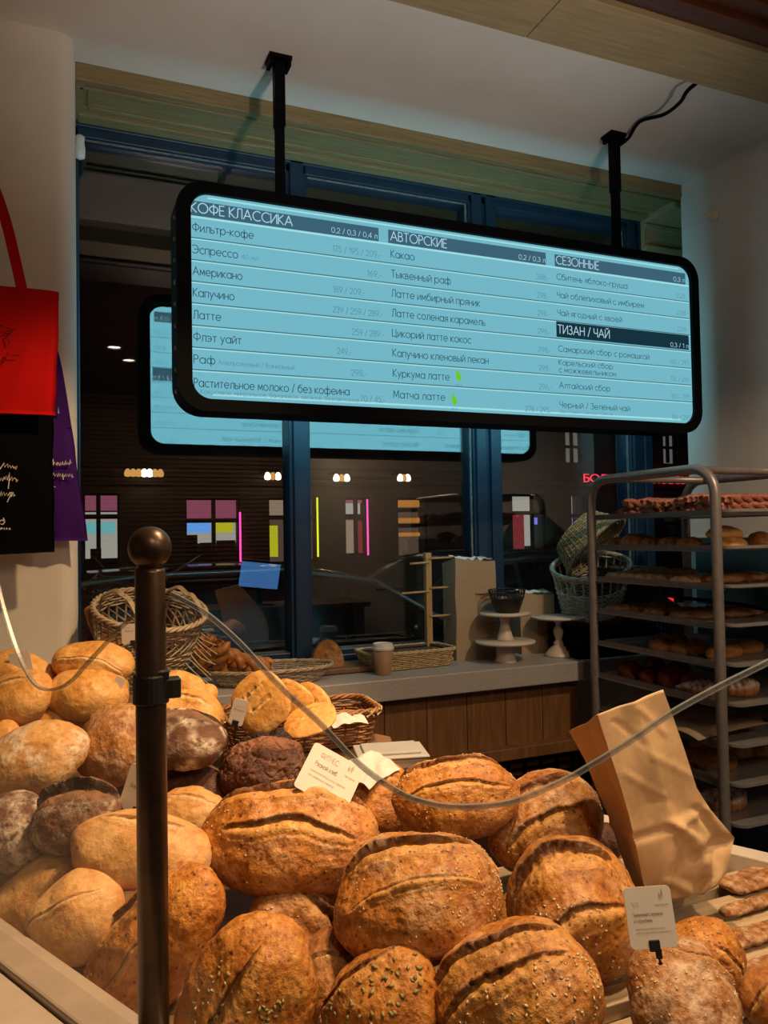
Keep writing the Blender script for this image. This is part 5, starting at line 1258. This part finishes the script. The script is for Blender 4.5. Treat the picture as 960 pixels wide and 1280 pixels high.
for z in TZ:
    for x, s in ((XR, 1), (XR+WR, -1)):
        MB().bx((x+s*0.010 if s > 0 else x-0.012, YN-0.005, z-0.016), (x+0.012 if s > 0 else x-0.010, YF+0.005, z+0.001)).bx((min(x, x+s*0.03), YN-0.005, z-0.018), (max(x, x+s*0.03), YF+0.005, z-0.015)).build('tray_runner', M['steel'], rack)
for x in (XR, XR+WR):
    for y in (YN, YF):
        cs = MB().bx((x-0.014, y-0.016, 0.08), (x+0.014, y+0.016, 0.125)).build('caster_fork', M['steel'], rack)
        MB().lathe([(0.045, -0.012), (0.05, -0.006), (0.05, 0.006), (0.045, 0.012)], (x, y, 0.05), 20, rotm(0, PI/2, 0)).build('wheel', M['blackpl'], cs, True)
names_t = ['steel tray of twisted breadsticks, topmost in the rack', 'steel tray of small loaves and golden buns, second from the top of the rack', 'steel tray of powdered slices, third from the top of the rack', 'steel tray of dark slices with black tongs, fourth from the top of the rack', 'steel tray of long turnovers, fifth from the top of the rack', 'steel tray of red glazed buns and a sugared croissant in the middle of the rack', 'steel tray of cinnamon sticks and red pastries, seventh from the top of the rack', 'steel tray of golden buns, eighth from the top of the rack', 'steel tray with one powdered croissant, lowest visible in the rack']
def tray(z, label):
    x0, x1, y0, y1 = XR+0.018, XR+WR-0.018, YN-0.045, YF-0.01
    o_ = rrect(x0, x1, y0, y1, 0.035, 6); i_ = rrect(x0+0.022, x1-0.022, y0+0.022, y1-0.022, 0.025, 6)
    mb = MB(); N = len(o_); t = 0.0012
    prof = [(o_, z-0.006), (o_, z-0.001), (o_, z+0.001)] ; 
    rings = [[V((a, b, z-0.008)) for a, b in o_], [V((a, b, z)) for a, b in o_], [V((a+(c-a)*0.35, b+(d-b)*0.35, z+0.001)) for (a, b), (c, d) in zip(o_, i_)], [V((a, b, z-0.012)) for a, b in i_]]
    for r in rings: mb.v += r
    for k in range(3):
        for i in range(N): j = (i+1) % N; mb.f.append((k*N+i, k*N+j, (k+1)*N+j, (k+1)*N+i))
    mb.f.append(tuple(range(3*N, 4*N)))
    o2 = len(mb.v); mb.v += [V((a, b, z-0.0135)) for a, b in i_]; mb.f.append(tuple(range(o2, o2+N))[::-1])
    for i in range(N): j = (i+1) % N; mb.f.append((o2+j, o2+i, i, j))
    return tag(mb.build('baking_tray', M['tray'], None, False), label, 'baking tray', 'trays in the rack')
for z, l in zip(TZ, names_t): tray(z, l)
# prototypes of the pastries: built once at the origin, then copied
def proto(mb, name, mat, cat, smooth=True):
    o = mb.build(name, M[mat], None, smooth, origin=(0, 0, 0)); o['category'] = cat; return o
def croissant_mesh(L=0.15, r=0.034, seed=1, flour=0.0):
    mb = MB(); fl = []; n = 16; N = 90
    for i in range(N):
        u = i/(N-1); s = u*2-1; env = max(0.12, (1-abs(s)**1.8))**0.8
        st = (u*9) % 1; rr_ = r*env*(0.86+0.20*(1-abs(st-0.25)*1.2)); x = s*L/2; y = 0.020*(s*s)*2-0.01
        for j in range(n):
            a = 2*PI*j/n; z = math.sin(a)*rr_*0.85
            mb.v.append(V((x, y+math.cos(a)*rr_, max(z, -r*0.5)+r*0.5)) + V((0, 0, 0.002*noise.noise(V((x*60, math.cos(a)*3, seed))))))
            fl.append(flour if math.sin(a) > 0.1 else 0)
    for i in range(N-1):
        for j in range(n): j2 = (j+1) % n; mb.f.append((i*n+j, (i+1)*n+j, (i+1)*n+j2, i*n+j2))
    mb.f.append(tuple(range(n))); mb.f.append(tuple((N-1)*n+j for j in range(n))[::-1])
    mb.att = {'score': [0]*len(mb.v), 'flour': fl, 'toast': [0]*len(mb.v)}
    return mb
def stick_mesh(L=0.38, r=0.0125):
    mb = MB()
    for ph in (0, PI):
        mb.tube([V(((u-0.5)*L, r*0.7*math.cos(u*24+ph)+0.004*math.sin(u*7), r*0.7*math.sin(u*24+ph)+r*1.5)) for u in [i/60 for i in range(61)]], r*0.85, 8)
    return mb
P_ = {}
P_['stick'] = proto(stick_mesh(), 'breadstick', 'stick', 'breadstick')
P_['cro'] = proto(croissant_mesh(flour=0.9), 'croissant', 'past', 'croissant')
P_['bun'] = proto(loaf_mesh(0.045, 0.036, 0.032, 41, SLIT, nu=36, nv=28, flat=0.5), 'bun', 'past', 'bun')
P_['mini'] = proto(loaf_mesh(0.055, 0.034, 0.028, 42, SL1, nu=40, nv=30, flat=0.5, flour=0.3), 'small_loaf', 'brown', 'small loaf')
P_['yel'] = proto(loaf_mesh(0.065, 0.042, 0.026, 43, SL1, nu=40, nv=30, flat=0.5), 'golden_bun', 'gold', 'golden bun')
P_['slice'] = proto(loaf_mesh(0.075, 0.045, 0.018, 44, SL1, nu=44, nv=28, flat=0.6, flour=1.0, p=3), 'powdered_pastry', 'pale', 'pastry')
P_['dslice'] = proto(loaf_mesh(0.07, 0.045, 0.018, 45, SL1, nu=44, nv=28, flat=0.6, flour=0.3, p=3, crack=0.05), 'dark_pastry', 'brown', 'pastry')
P_['turn'] = proto(loaf_mesh(0.085, 0.042, 0.028, 46, SL2, nu=48, nv=30, flat=0.5, p=2.8), 'turnover', 'past', 'turnover')
P_['red'] = proto(loaf_mesh(0.055, 0.042, 0.040, 47, SLIT, nu=40, nv=30, flat=0.5), 'glazed_bun', 'red', 'glazed bun')
P_['cin'] = proto(loaf_mesh(0.065, 0.017, 0.015, 48, SL2, nu=40, nv=24, flat=0.6, p=5), 'cinnamon_stick_pastry', 'past', 'pastry')
used = set()
def put(kind, tri, px, py, dx=0.0, rz=0.0, label=None, group=None, sc=1.0, dz=0.0, fwd=None, tilt=0.0):
    """copy of a pastry on tray tri; (px,py) is where the photo shows it, dx its distance in from the rack's left side"""
    z = TZ[tri]-0.012+dz
    d = ray(px, py); k = (XR+0.03+dx)/d.x; y = (CAM+d*k).y
    y = min(max(y, YN+0.0), YF-0.06)
    loc = (XR+0.03+dx, y, z+zoff[kind]*sc)
    P = P_[kind]
    if kind not in used:
        used.add(kind); o = P; o.location = loc; o.rotation_euler = (0, tilt, rz); o.scale = (sc,)*3; ORG[o] = V(loc)
    else: o = copy_tree(P, loc, (0, tilt, rz), sc)
    o['label'] = label
    if group: o['group'] = group
    return o
zoff = {'stick': 0.0, 'cro': 0.0, 'bun': 0.017, 'mini': 0.015, 'yel': 0.014, 'slice': 0.012, 'dslice': 0.012, 'turn': 0.015, 'red': 0.021, 'cin': 0.010}
for i in range(22):
    lay = i//12
    y = YN+0.0+0.044*(i % 12)+(0.02 if lay else 0)
    if y > YF-0.05: continue
    loc = (XR+0.03+0.19+0.012*math.sin(i*2.3), y, TZ[0]-0.012+0.026*lay); rz = 0.12*math.sin(i*1.7)
    o = P_['stick'] if i == 0 else P_['stick'].copy()
    if i: COL.objects.link(o)
    o.location = loc; o.rotation_euler = (0, 0.03*math.sin(i), rz)
    o['label'] = 'twisted reddish breadstick on the topmost tray of the rack'; o['group'] = 'breadsticks on the topmost tray'
for n, (px, dx, rz, lab) in enumerate(((772, 0.05, 0.1, 'small loaf at the far end of the second tray'), (797, 0.05, 0.0, 'large browner loaf on the second tray, next to the far one'), (815, 0.06, 0.2, 'small loaf in the middle of the second tray'), (840, 0.06, -0.1, 'small loaf on the second tray just behind the rack post'), (862, 0.06, 0.1, 'small loaf nearest the front post on the second tray'))):
    put('mini', 1, px, 668, dx, rz, lab, 'small loaves on the second tray', 1.25 if n == 1 else 0.95)
put('yel', 1, 912, 668, 0.12, 0.2, 'lower of two golden buns stacked on the second tray', 'golden buns on the second tray')
o = put('yel', 1, 905, 660, 0.115, -0.1, 'upper of two golden buns stacked on the second tray', 'golden buns on the second tray', 0.95, dz=0.034)
put('bun', 1, 950, 668, 0.28, 0.5, 'dark brown bun at the right end of the second tray', None, 1.1)
for n, (px, dx) in enumerate(((770, 0.07), (795, 0.08), (818, 0.07), (838, 0.10), (860, 0.07), (800, 0.2), (850, 0.22))):
    put('slice', 2, px, 715, dx, 0.4*math.sin(n*2.1), 'white powdered pastry on the third tray of the rack', 'powdered pastries on the third tray', 1.0, dz=0.0 if n < 5 else 0.01)
for n, (px, dx) in enumerate(((900, 0.16), (915, 0.26), (940, 0.34))): put('dslice', 2, px, 722, dx, 0.3*n, 'brown slice at the right end of the third tray', 'brown slices on the third tray', 1.1)
for n, (px, dx) in enumerate(((785, 0.06), (805, 0.10), (825, 0.07), (845, 0.12), (865, 0.08), (885, 0.2), (830, 0.24))): put('dslice', 3, px, 768, dx, 0.5*math.sin(n*1.3), 'dark brown slice on the fourth tray left of the front post', 'dark slices on the fourth tray')
tg = thing('tongs', 'black serving tongs lying across the fourth tray of the rack', 'tongs', (XR+0.25, YN+0.16, TZ[3]+0.0))
for s in (-1, 1): MB().tube([(XR+0.12, YN+0.30+0.01*s, TZ[3]+0.055), (XR+0.25, YN+0.16+0.012*s, TZ[3]+0.035), (XR+0.36, YN+0.04+0.016*s, TZ[3]+0.006)], 0.006, 8).build('arm', M['black'], tg, True)
for n, (px, dx, rz) in enumerate(((826, 0.06, 0.9), (850, 0.08, 1.0), (868, 0.12, 0.8), (846, 0.2, 0.9))): put('turn', 4, px, 810, dx, rz, 'long brown turnover in the row on the fifth tray', 'turnovers on the fifth tray')
put('turn', 4, 930, 826, 0.26, 0.1, 'turnover lying crosswise at the right of the fifth tray')
for n, (px, dx, rz) in enumerate(((788, 0.06, 1.2), (812, 0.06, 0.9), (838, 0.07, 1.1), (868, 0.08, 1.3), (800, 0.2, 1.0), (850, 0.22, 1.0))): put('red', 5, px, 852, dx, rz, 'red glazed bun on the middle tray of the rack', 'red glazed buns on the middle tray', 1.0 if n != 1 else 0.85)
put('cro', 5, 922, 868, 0.155, -0.25, 'sugared croissant at the front corner of the middle tray', None, 1.35)
put('cro', 5, 880, 866, 0.06, -0.6, 'croissant behind the front post on the middle tray', None, 1.1)
put('turn', 4, 905, 812, 0.13, 0.3, 'turnover just right of the front post on the fifth tray')
for n, (px, dx, rz) in enumerate(((846, 0.07, 0.9), (860, 0.08, 0.7), (873, 0.10, 0.9), (850, 0.18, 0.8))): put('cin', 6, px, 906, dx, rz, 'cinnamon stick pastry on the seventh tray left of the front post', 'cinnamon sticks on the seventh tray')
for n, (px, dx) in enumerate(((915, 0.18), (940, 0.28), (930, 0.24))): put('red', 6, px, 918, dx, 0.4*n, 'dark red pastry at the right of the seventh tray', 'dark red pastries on the seventh tray', 0.7)
for n, (px, dx) in enumerate(((868, 0.07), (886, 0.09), (905, 0.13), (880, 0.2))): put('bun', 7, px, 955, dx, 0.5*n, 'golden brown bun on the eighth tray left of the front post', 'buns on the eighth tray', 1.1)
put('cro', 8, 905, 1012, 0.10, -0.2, 'powdered croissant on the lowest visible tray of the rack', None, 1.45)
for n, (px, dx, lab) in enumerate(((915, 0.24, 'dark slice right of the front post on the fourth tray'), (935, 0.33, 'dark slice at the right end of the fourth tray'))): put('dslice', 3, px, 770, dx, 0.6*n, lab, 'dark slices on the fourth tray', 1.1)
for n, (px, dx, lab) in enumerate(((925, 0.26, 'golden brown bun right of the front post on the eighth tray'), (950, 0.34, 'golden brown bun at the right end of the eighth tray'))): put('bun', 7, px, 958, dx, 0.4*n, lab, 'buns on the eighth tray', 1.1)
put('cin', 6, 905, 915, 0.15, 0.4, 'cinnamon stick pastry right of the front post on the seventh tray', 'cinnamon sticks on the seventh tray')
mb = MB()
mb.grid(lambda i, j: V((XR-0.045+0.30*j/7, YN+0.05+0.42*i/11, TZ[6]+0.022+0.012*math.sin(i*0.9)*(1-j/7)-0.02*(1-j/7)**2+0.01*(i/11))), 12, 8)
o = mb.build('parchment_sheet', M['carton'], None, True); sm = o.modifiers.new('thickness', 'SOLIDIFY'); sm.thickness = 0.0006
tag(o, 'sheet of baking parchment hanging out of the rack behind the paper bag', 'parchment')

# ------------------------------------------------------------------ behind the camera: what the window mirrors
for x, y, lab in ((0.41, -0.94, 'round ceiling downlight mirrored higher in the window'), (0.56, -1.39, 'round ceiling downlight mirrored lower in the window')):
    t = thing('ceiling_downlight', lab, 'downlight', (x, y, 3.085))
    MB().lathe([(0.055, 3.085), (0.07, 3.088), (0.07, 3.1)], (x, y, 0), 28, cap=False).build('bezel', M['steel'], t)
    MB().lathe([(0.0, 3.094), (0.055, 3.094), (0.055, 3.0995), (0.0, 3.0995)], (x, y, 0), 28, cap=False).build('lamp_disc', E_LAMP if 'E_LAMP' in globals() else M.setdefault('lamp', emit('downlight_disc', (1.0, 0.9, 0.75), 9.0)), t)
M['tillscreen'] = emit('till_screen', (0.10, 0.30, 0.75), 2.2)
p = V((1.50, -0.50, 1.19))
tl = thing('till_monitor', 'till monitor with blue screen mirrored in the window', 'monitor', (1.5, -0.5, 0.95))
Rm = rotm(math.radians(-12), math.radians(7), math.radians(6))
MB().box(p, (0.36, 0.03, 0.25), Rm).build('case', M['blackpl'], tl, bevel=0.006)
MB().box(p+Rm @ V((0, 0.0165, 0)), (0.32, 0.003, 0.21), Rm).build('screen', M['tillscreen'], tl)
MB().box((1.5, -0.52, 1.03), (0.05, 0.03, 0.2)).box((1.5, -0.52, 0.945), (0.2, 0.16, 0.012)).build('stand', M['blackpl'], tl)
bt = thing('service_counter', 'wooden service counter behind the camera', 'counter', (1.2, -0.6, 0))
MB().bx((0.9, -0.85, 0.90), (2.4, -0.3, 0.94)).build('worktop', M['board'], bt, bevel=0.003)
MB().bx((0.94, -0.82, 0), (2.36, -0.35, 0.90)).build('cabinet', M['panel'], bt)
tag(MB().bx((-0.85, -3.19, 1.95), (-0.10, -3.165, 2.95)).build('wall_panel', M['navy'], None, bevel=0.004), 'dark navy wall panel mirrored at the left of the window', 'wall panel')

# ------------------------------------------------------------------ the street outside
struct('street', MB().bx((-12, 3.0, -0.25), (40, 30, -0.15)), plain('wet_asphalt', (0.02, 0.02, 0.022), 0.35, var=0.3, scale=3), 'dark wet street outside the window', 'street')
YFA = 14.0
M['facade'] = plain('brown_stone_facade', (0.075, 0.06, 0.048), 0.85, var=0.15, scale=3, bmp=0.1)
M['facdark'] = plain('dark_stone_moulding', (0.02, 0.016, 0.014), 0.85, var=0.15, scale=3)
def fpt(px, py, Y=YFA): return at(px, py, Y=Y)
fb = thing('shop_building', 'stone building with lit shop windows across the street', 'building', (8, YFA+1, -0.15))
mb = MB()
holes = []
SW = [(104, 150, 616, 722), (232, 301, 622, 706), (336, 398, 622, 704), (432, 462, 622, 694), (498, 536, 622, 700), (641, 684, 618, 690), (715, 733, 618, 690), (830, 850, 618, 690)]
rects = []
for (a, b, c, d) in SW:
    xm = (a+b)/2; p0 = fpt(a, (c+d)/2); p1 = fpt(b, (c+d)/2); rects.append((p0.x, p1.x, fpt(xm, d).z, fpt(xm, c).z))
UP = [(707, 729, 538, 578), (829, 848, 540, 578)]
ur = []
for (a, b, c, d) in UP: ur.append((fpt(a, 560).x, fpt(b, 560).x, fpt((a+b)/2, d).z, fpt((a+b)/2, c).z))
# wall as bands with openings: ground floor piers between the shop windows, storey above
ztop = max(r[3] for r in rects); zbot = min(r[2] for r in rects)
xs = [-6.0]
for r in rects: xs += [r[0], r[1]]
xs.append(36.0)
for i in range(0, len(xs), 2): mb.bx((xs[i], YFA, -0.2), (xs[i+1], YFA+0.5, ztop))
for r in rects:
    mb.bx((r[0], YFA, -0.2), (r[1], YFA+0.5, r[2]))
    if r[3] < ztop: mb.bx((r[0], YFA, r[3]), (r[1], YFA+0.5, ztop))
zu0, zu1 = ur[0][2], ur[0][3]
mb.bx((-6, YFA, ztop), (36, YFA+0.5, zu0)); mb.bx((-6, YFA, zu1), (36, YFA+0.5, 12))
mb.bx((-6, YFA, zu0), (ur[0][0], YFA+0.5, zu1)); mb.bx((ur[0][1], YFA, zu0), (ur[1][0], YFA+0.5, zu1)); mb.bx((ur[1][1], YFA, zu0), (36, YFA+0.5, zu1))
mb.build('stone_wall', M['facade'], fb)
mb = MB()
for z, d_ in ((ztop+0.25, 0.14), (ztop+0.40, 0.10), (ztop+0.12, 0.08)): mb.bx((-6, YFA-d_, z), (36, YFA, z+0.06))
mb.bx((-6, YFA-0.18, ztop+1.5), (36, YFA, ztop+1.62))
mb.build('moulding', M['facdark'], fb)
def E(name, c, s=1.0):
    if name not in M: M[name] = emit(name, c, s)
    return M[name]
E('shop_white', (0.62, 0.60, 0.52), 0.55); E('shop_pink', (0.45, 0.12, 0.20), 0.5); E('shop_blue', (0.12, 0.35, 0.85), 1.0); E('shop_yellow', (0.62, 0.60, 0.02), 0.75)
E('shop_orange', (0.75, 0.30, 0.05), 0.55); E('shop_dim', (0.16, 0.10, 0.07), 0.5); E('neon_pink', (1.0, 0.08, 0.45), 1.6); E('neon_yellow', (0.75, 0.85, 0.02), 1.3); E('shop_beige', (0.55, 0.42, 0.28), 0.45)
E('shop_red', (0.35, 0.04, 0.05), 0.5); E('shop_violet', (0.25, 0.25, 0.9), 0.8); E('shop_teal', (0.2, 0.6, 0.6), 0.7)
def win_fill(i, panels, bars, label=None):
    """inside of one shop window: lit surfaces behind a frame"""
    x0, x1, z0, z1 = rects[i]
    fr = MB()
    for a in bars[0]: xx = x0+(x1-x0)*a; fr.bx((xx-0.035, YFA+0.08, z0), (xx+0.035, YFA+0.14, z1))
    for b in bars[1]: zz = z0+(z1-z0)*b; fr.bx((x0, YFA+0.07, zz-0.04), (x1, YFA+0.15, zz+0.04))
    fo = fr.build('shop_window', M['facdark'], fb)
    for (a, b, c, d, mat, off) in panels:
        MB().bx((x0+(x1-x0)*a, YFA+0.2+off, z0+(z1-z0)*c), (x0+(x1-x0)*b, YFA+0.24+off, z0+(z1-z0)*d)).build('lit_panel', M[mat], fo)
    return fo
B_ = ((0, 1, 0.45), (0, 1, 0.62))
win_fill(0, [(0, 1, 0.22, 0.78, 'shop_white', 0.2), (0, 1, 0.8, 1, 'shop_pink', 0.2), (0.1, 0.9, 0.52, 0.66, 'shop_teal', 0.1), (0, 1, 0, 0.22, 'facdark', 0.1), (0.2, 0.5, 0.22, 0.34, 'facdark', 0.0)], ((0, 1, 0.42), (0, 1, 0.72)))
w2 = win_fill(1, [(0, 1, 0.32, 0.68, 'shop_white', 0.25), (0, 1, 0.70, 0.98, 'shop_pink', 0.2), (0.03, 0.50, 0.48, 0.66, 'shop_blue', 0.1), (0.53, 0.92, 0.48, 0.66, 'shop_yellow', 0.1), (0, 1, 0, 0.2, 'facdark', 0.1), (0.30, 0.55, 0.2, 0.33, 'facdark', 0.05), (0.6, 0.95, 0.2, 0.36, 'facdark', 0.05), (0.05, 0.25, 0.2, 0.45, 'facdark', 0.05)], ((0, 1, 0.52), (0, 1, 0.66)))
win_fill(2, [(0, 0.42, 0.72, 1, 'shop_beige', 0.2), (0.0, 0.40, 0.02, 0.70, 'shop_dim', 0.2), (0.02, 0.26, 0.1, 0.58, 'shop_yellow', 0.1), (0.8, 1.0, 0.05, 1, 'shop_dim', 0.2)], ((0, 0.42, 0.80, 1), (0, 1, 0.70)))
win_fill(3, [(0, 0.62, 0.0, 0.62, 'shop_beige', 0.2), (0, 1, 0.70, 0.95, 'shop_white', 0.3), (0.62, 1, 0, 0.6, 'shop_red', 0.2), (0, 1, 0.92, 1, 'shop_pink', 0.2)], ((0, 1, 0.5), (0, 1, 0.68)))
win_fill(4, [(0, 1, 0, 1, 'shop_dim', 0.3), (0.05, 0.95, 0.86, 0.97, 'shop_orange', 0.15), (0.05, 0.95, 0.60, 0.68, 'shop_orange', 0.15), (0.1, 0.95, 0.38, 0.44, 'shop_orange', 0.15)], ((0, 1), (0, 0.55, 0.8, 1)))
win_fill(5, [(0, 1, 0.70, 1, 'shop_white', 0.3), (0, 0.62, 0, 0.66, 'shop_red', 0.2), (0.64, 1, 0.1, 0.66, 'shop_white', 0.3), (0.75, 0.95, 0.48, 0.6, 'shop_violet', 0.1)], ((0, 1, 0.64), (0, 1, 0.68)))
win_fill(6, [(0, 1, 0.64, 1, 'shop_white', 0.3), (0, 1, 0.2, 0.62, 'shop_violet', 0.3)], ((0, 1), (0, 1, 0.63)))
win_fill(7, [(0.1, 0.7, 0.5, 0.9, 'shop_white', 0.3), (0, 1, 0, 0.45, 'facdark', 0.2)], ((0, 1), (0, 1, 0.5)))
E('upper_window', (0.22, 0.22, 0.19), 0.5)
for r in ur:
    x0, x1, z0, z1 = r
    f = MB().bx((x0, YFA+0.08, z0), (x0+0.05, YFA+0.14, z1)).bx((x1-0.05, YFA+0.08, z0), (x1, YFA+0.14, z1)).bx(((x0+x1)/2-0.03, YFA+0.08, z0), ((x0+x1)/2+0.03, YFA+0.14, z1)).bx((x0, YFA+0.08, (z0+z1)/2-0.03), (x1, YFA+0.14, (z0+z1)/2+0.03)).build('upper_window', M['facdark'], fb)
    MB().bx((x0, YFA+0.2, z0), (x1, YFA+0.24, z1)).build('lit_panel', M['upper_window'], f)
for px, y0, y1, mat in ((300, 640, 706, 'neon_pink'), (459, 624, 694, 'neon_pink'), (396.5, 622, 696, 'neon_yellow')):
    a, b = fpt(px, y0, YFA-0.1), fpt(px, y1, YFA-0.1)
    MB().tube([(a.x, a.y, a.z), (a.x, a.y, b.z)], 0.018, 8).build('neon_tube', M[mat], fb, True)
# shop name letters and the red sign
E('sign_red', (1.0, 0.03, 0.06), 1.6)
for s, px0, px1, py in (('БОЛЬШЕ', 731, 784, 602), ('СНОЕ ВЫ', 809, 860, 604)):
    a, b = fpt(px0, py, YFA-0.3), fpt(px1, py, YFA-0.3)
    mb = MB(); text_mb(mb, s, V((a.x, YFA-0.3, a.z)), V((1, 0, 0)), V((0, 0, 1)), 0.16, b.x-a.x)
    o = thing('neon_sign', 'x', 'sign', ((a.x+b.x)/2, YFA-0.3, a.z))
    le = mb.build('lettering', M['sign_red'], o); so = le.modifiers.new('thickness', 'SOLIDIFY'); so.thickness = 0.03
    mr = MB().bx((a.x, YFA-0.27, a.z+0.06), (b.x, YFA-0.24, a.z+0.10)); mr.bx((a.x+0.1, YFA-0.25, a.z+0.06), (a.x+0.14, YFA+0.01, a.z+0.10)); mr.bx((b.x-0.14, YFA-0.25, a.z+0.06), (b.x-0.1, YFA+0.01, a.z+0.10)); mr.build('mount_rail', M['facdark'], o)
    tag(o, 'red glowing letters across the street ' + ('left of the rack post' if px0 < 800 else 'seen through the top of the rack'), 'sign')
# wall lamps above the shop windows
E('bulb_warm', (1.0, 0.50, 0.14), 0.7); E('bulb_white', (1.0, 0.80, 0.55), 5)
for px, py, n_, wd in ((180, 592, 7, 34), (341, 596, 3, 14), (427, 598, 3, 14), (505, 598, 3, 10)):
    a, b = fpt(px-wd*0.7, py, YFA-0.35), fpt(px+wd*0.7, py, YFA-0.35); zc = fpt(px, py, YFA-0.35).z
    t = thing('wall_lamp', {180: 'wide row of warm lamps above the shop left of the bronze post', 341: 'pair of warm lamps left of the first window mullion', 427: 'pair of warm lamps right of the first window mullion', 505: 'warm lamps above the orange shelves across the street'}[px], 'wall lamp', ((a.x+b.x)/2, YFA-0.35, zc-0.1))
    MB().bx((a.x, YFA-0.38, zc+0.08), (b.x, YFA-0.0, zc+0.12)).build('lamp_bar', M['facdark'], t)
    for i in range(n_):
        f = (i+0.5)/n_; c = V((a.x+(b.x-a.x)*f, YFA-0.35, zc)); hot = (n_ == 3 and i != 1) or (n_ == 7 and i in (3, 4))
        MB().lathe([(0.005, -0.06), (0.05, -0.045), (0.06, 0.0), (0.045, 0.05), (0.02, 0.08)], c, 14).build('bulb', M['bulb_white' if hot else 'bulb_warm'], t, True)

# ------------------------------------------------------------------ parked cars
def car(name, label, x, y, rz, paint, tail=None, L=4.3, Hh=1.46):
    t = thing(name, label, 'car', (x, y, -0.15)); Rm = rotm(0, 0, rz); O = V((x, y, -0.15))
    prof = [(-2.15, 0.35), (-2.15, 0.80), (-1.95, 0.92), (-1.55, 1.0), (-0.95, 1.38), (-0.4, 1.45), (0.5, 1.46), (1.15, 1.36), (1.80, 0.98), (2.08, 0.90), (2.15, 0.70), (2.12, 0.35)]
    prof = [(a*L/4.3, b*Hh/1.46) for a, b in prof]; pc_ = [V((p_.x, 0, p_.y)) for p_ in catmull([V((a, b, 0)) for a, b in prof], 5)]
    mb = MB(); ws = [-0.86, -0.84, -0.74, -0.4, 0, 0.4, 0.74, 0.84, 0.86]
    def P(i, j):
        p = pc_[i]; u = ws[j]; edge = abs(u)
        tum = 1-0.22*max(0, (p.z-0.9*Hh/1.46)/0.55)
        dz = -0.10*(edge/0.86)**6 if p.z > 0.5 else 0
        return O + Rm @ V((p.x, u*tum, p.z+dz))
    mb.grid(P, len(pc_), len(ws))
    n = len(ws)
    for j in (0, n-1):
        idx = [i*n+j for i in range(len(pc_))]; mb.f.append(tuple(idx) if j else tuple(idx[::-1]))
    mb.f.append(tuple([j for j in range(n)]+[(len(pc_)-1)*n+j for j in range(n)][::-1]))
    body = mb.build('car_body', paint, t, True)
    gl = MB()
    for s in (-1, 1):
        for a, b in ((-1.25, -0.25), (-0.18, 0.85), (0.92, 1.45)):
            q = [(a, 1.0), (b, 1.0), (min(b, 1.05 if b > 1 else b), 1.32), (max(a, -0.85), 1.34)]
            gl.add([O+Rm @ V((xx*L/4.3, s*(0.873-0.22*max(0, zz*1-0.9)/0.55*0.86), zz*Hh/1.46)) for xx, zz in q], [(0, 1, 2, 3) if s < 0 else (3, 2, 1, 0)])
    g = gl.build('side_glass', M['carglass'], t); so = g.modifiers.new('thickness', 'SOLIDIFY'); so.thickness = 0.008
    for wx in (-1.35, 1.30):
        for s in (-1, 1):
            wo = MB().lathe([(0.22, -0.10), (0.31, -0.09), (0.325, -0.05), (0.325, 0.05), (0.31, 0.09), (0.22, 0.10)], O+Rm @ V((wx*L/4.3, s*0.80, 0.325)), 24, Rm @ rotm(PI/2, 0, 0)).build('wheel', M['blackpl'], t, True)
            MB().lathe([(0.20, -0.105), (0.21, 0.0), (0.20, 0.105)], O+Rm @ V((wx*L/4.3, s*0.80, 0.325)), 16, Rm @ rotm(PI/2, 0, 0)).build('hub', M['steel'], wo)
    if tail:
        for s in (-1, 1): MB().box(O+Rm @ V((tail*2.12*L/4.3, s*0.62, 0.80)), (0.10, 0.30, 0.10), Rm).build('tail_light', M['tail'], t, bevel=0.02)
        for s in (-1, 1): MB().box(O+Rm @ V((-tail*2.10*L/4.3, s*0.62, 0.72)), (0.10, 0.30, 0.11), Rm).build('headlight', M['carglass'], t, bevel=0.02)
    tr = MB()
    for s in (-1, 1): tr.tube([O+Rm @ V((a*L/4.3, s*(0.70), b*Hh/1.46)) for a, b in ((-1.3, 1.10), (-0.85, 1.385), (-0.3, 1.44), (0.5, 1.45), (1.1, 1.36), (1.6, 1.08))], 0.014, 8)
    tr.build('chrome_trim', M['tray'], t, True)
    return t
M['carglass'] = plain('dark_car_glass', (0.01, 0.012, 0.014), 0.12, var=0.05, bmp=0, spec=0.12)
M['tail'] = emit('tail_light_red', (1.0, 0.02, 0.02), 1.5)
car('parked_car', 'black parked car right outside the window at the left', 0.75, 5.3, 0.0, plain('black_car_paint', (0.008, 0.010, 0.012), 0.12, var=0.1, bmp=0), 1)
car('parked_car', 'pale parked car farther along the street behind the peg stand', 4.45, 7.6, 0.12, plain('silver_car_paint', (0.28, 0.30, 0.31), 0.25, 0.4, var=0.05, bmp=0), 1, 4.2)
car('parked_car', 'dark parked car down the street behind the stacked baskets', 8.6, 9.6, 0.0, plain('navy_car_paint', (0.012, 0.015, 0.03), 0.15, var=0.1, bmp=0), 1)
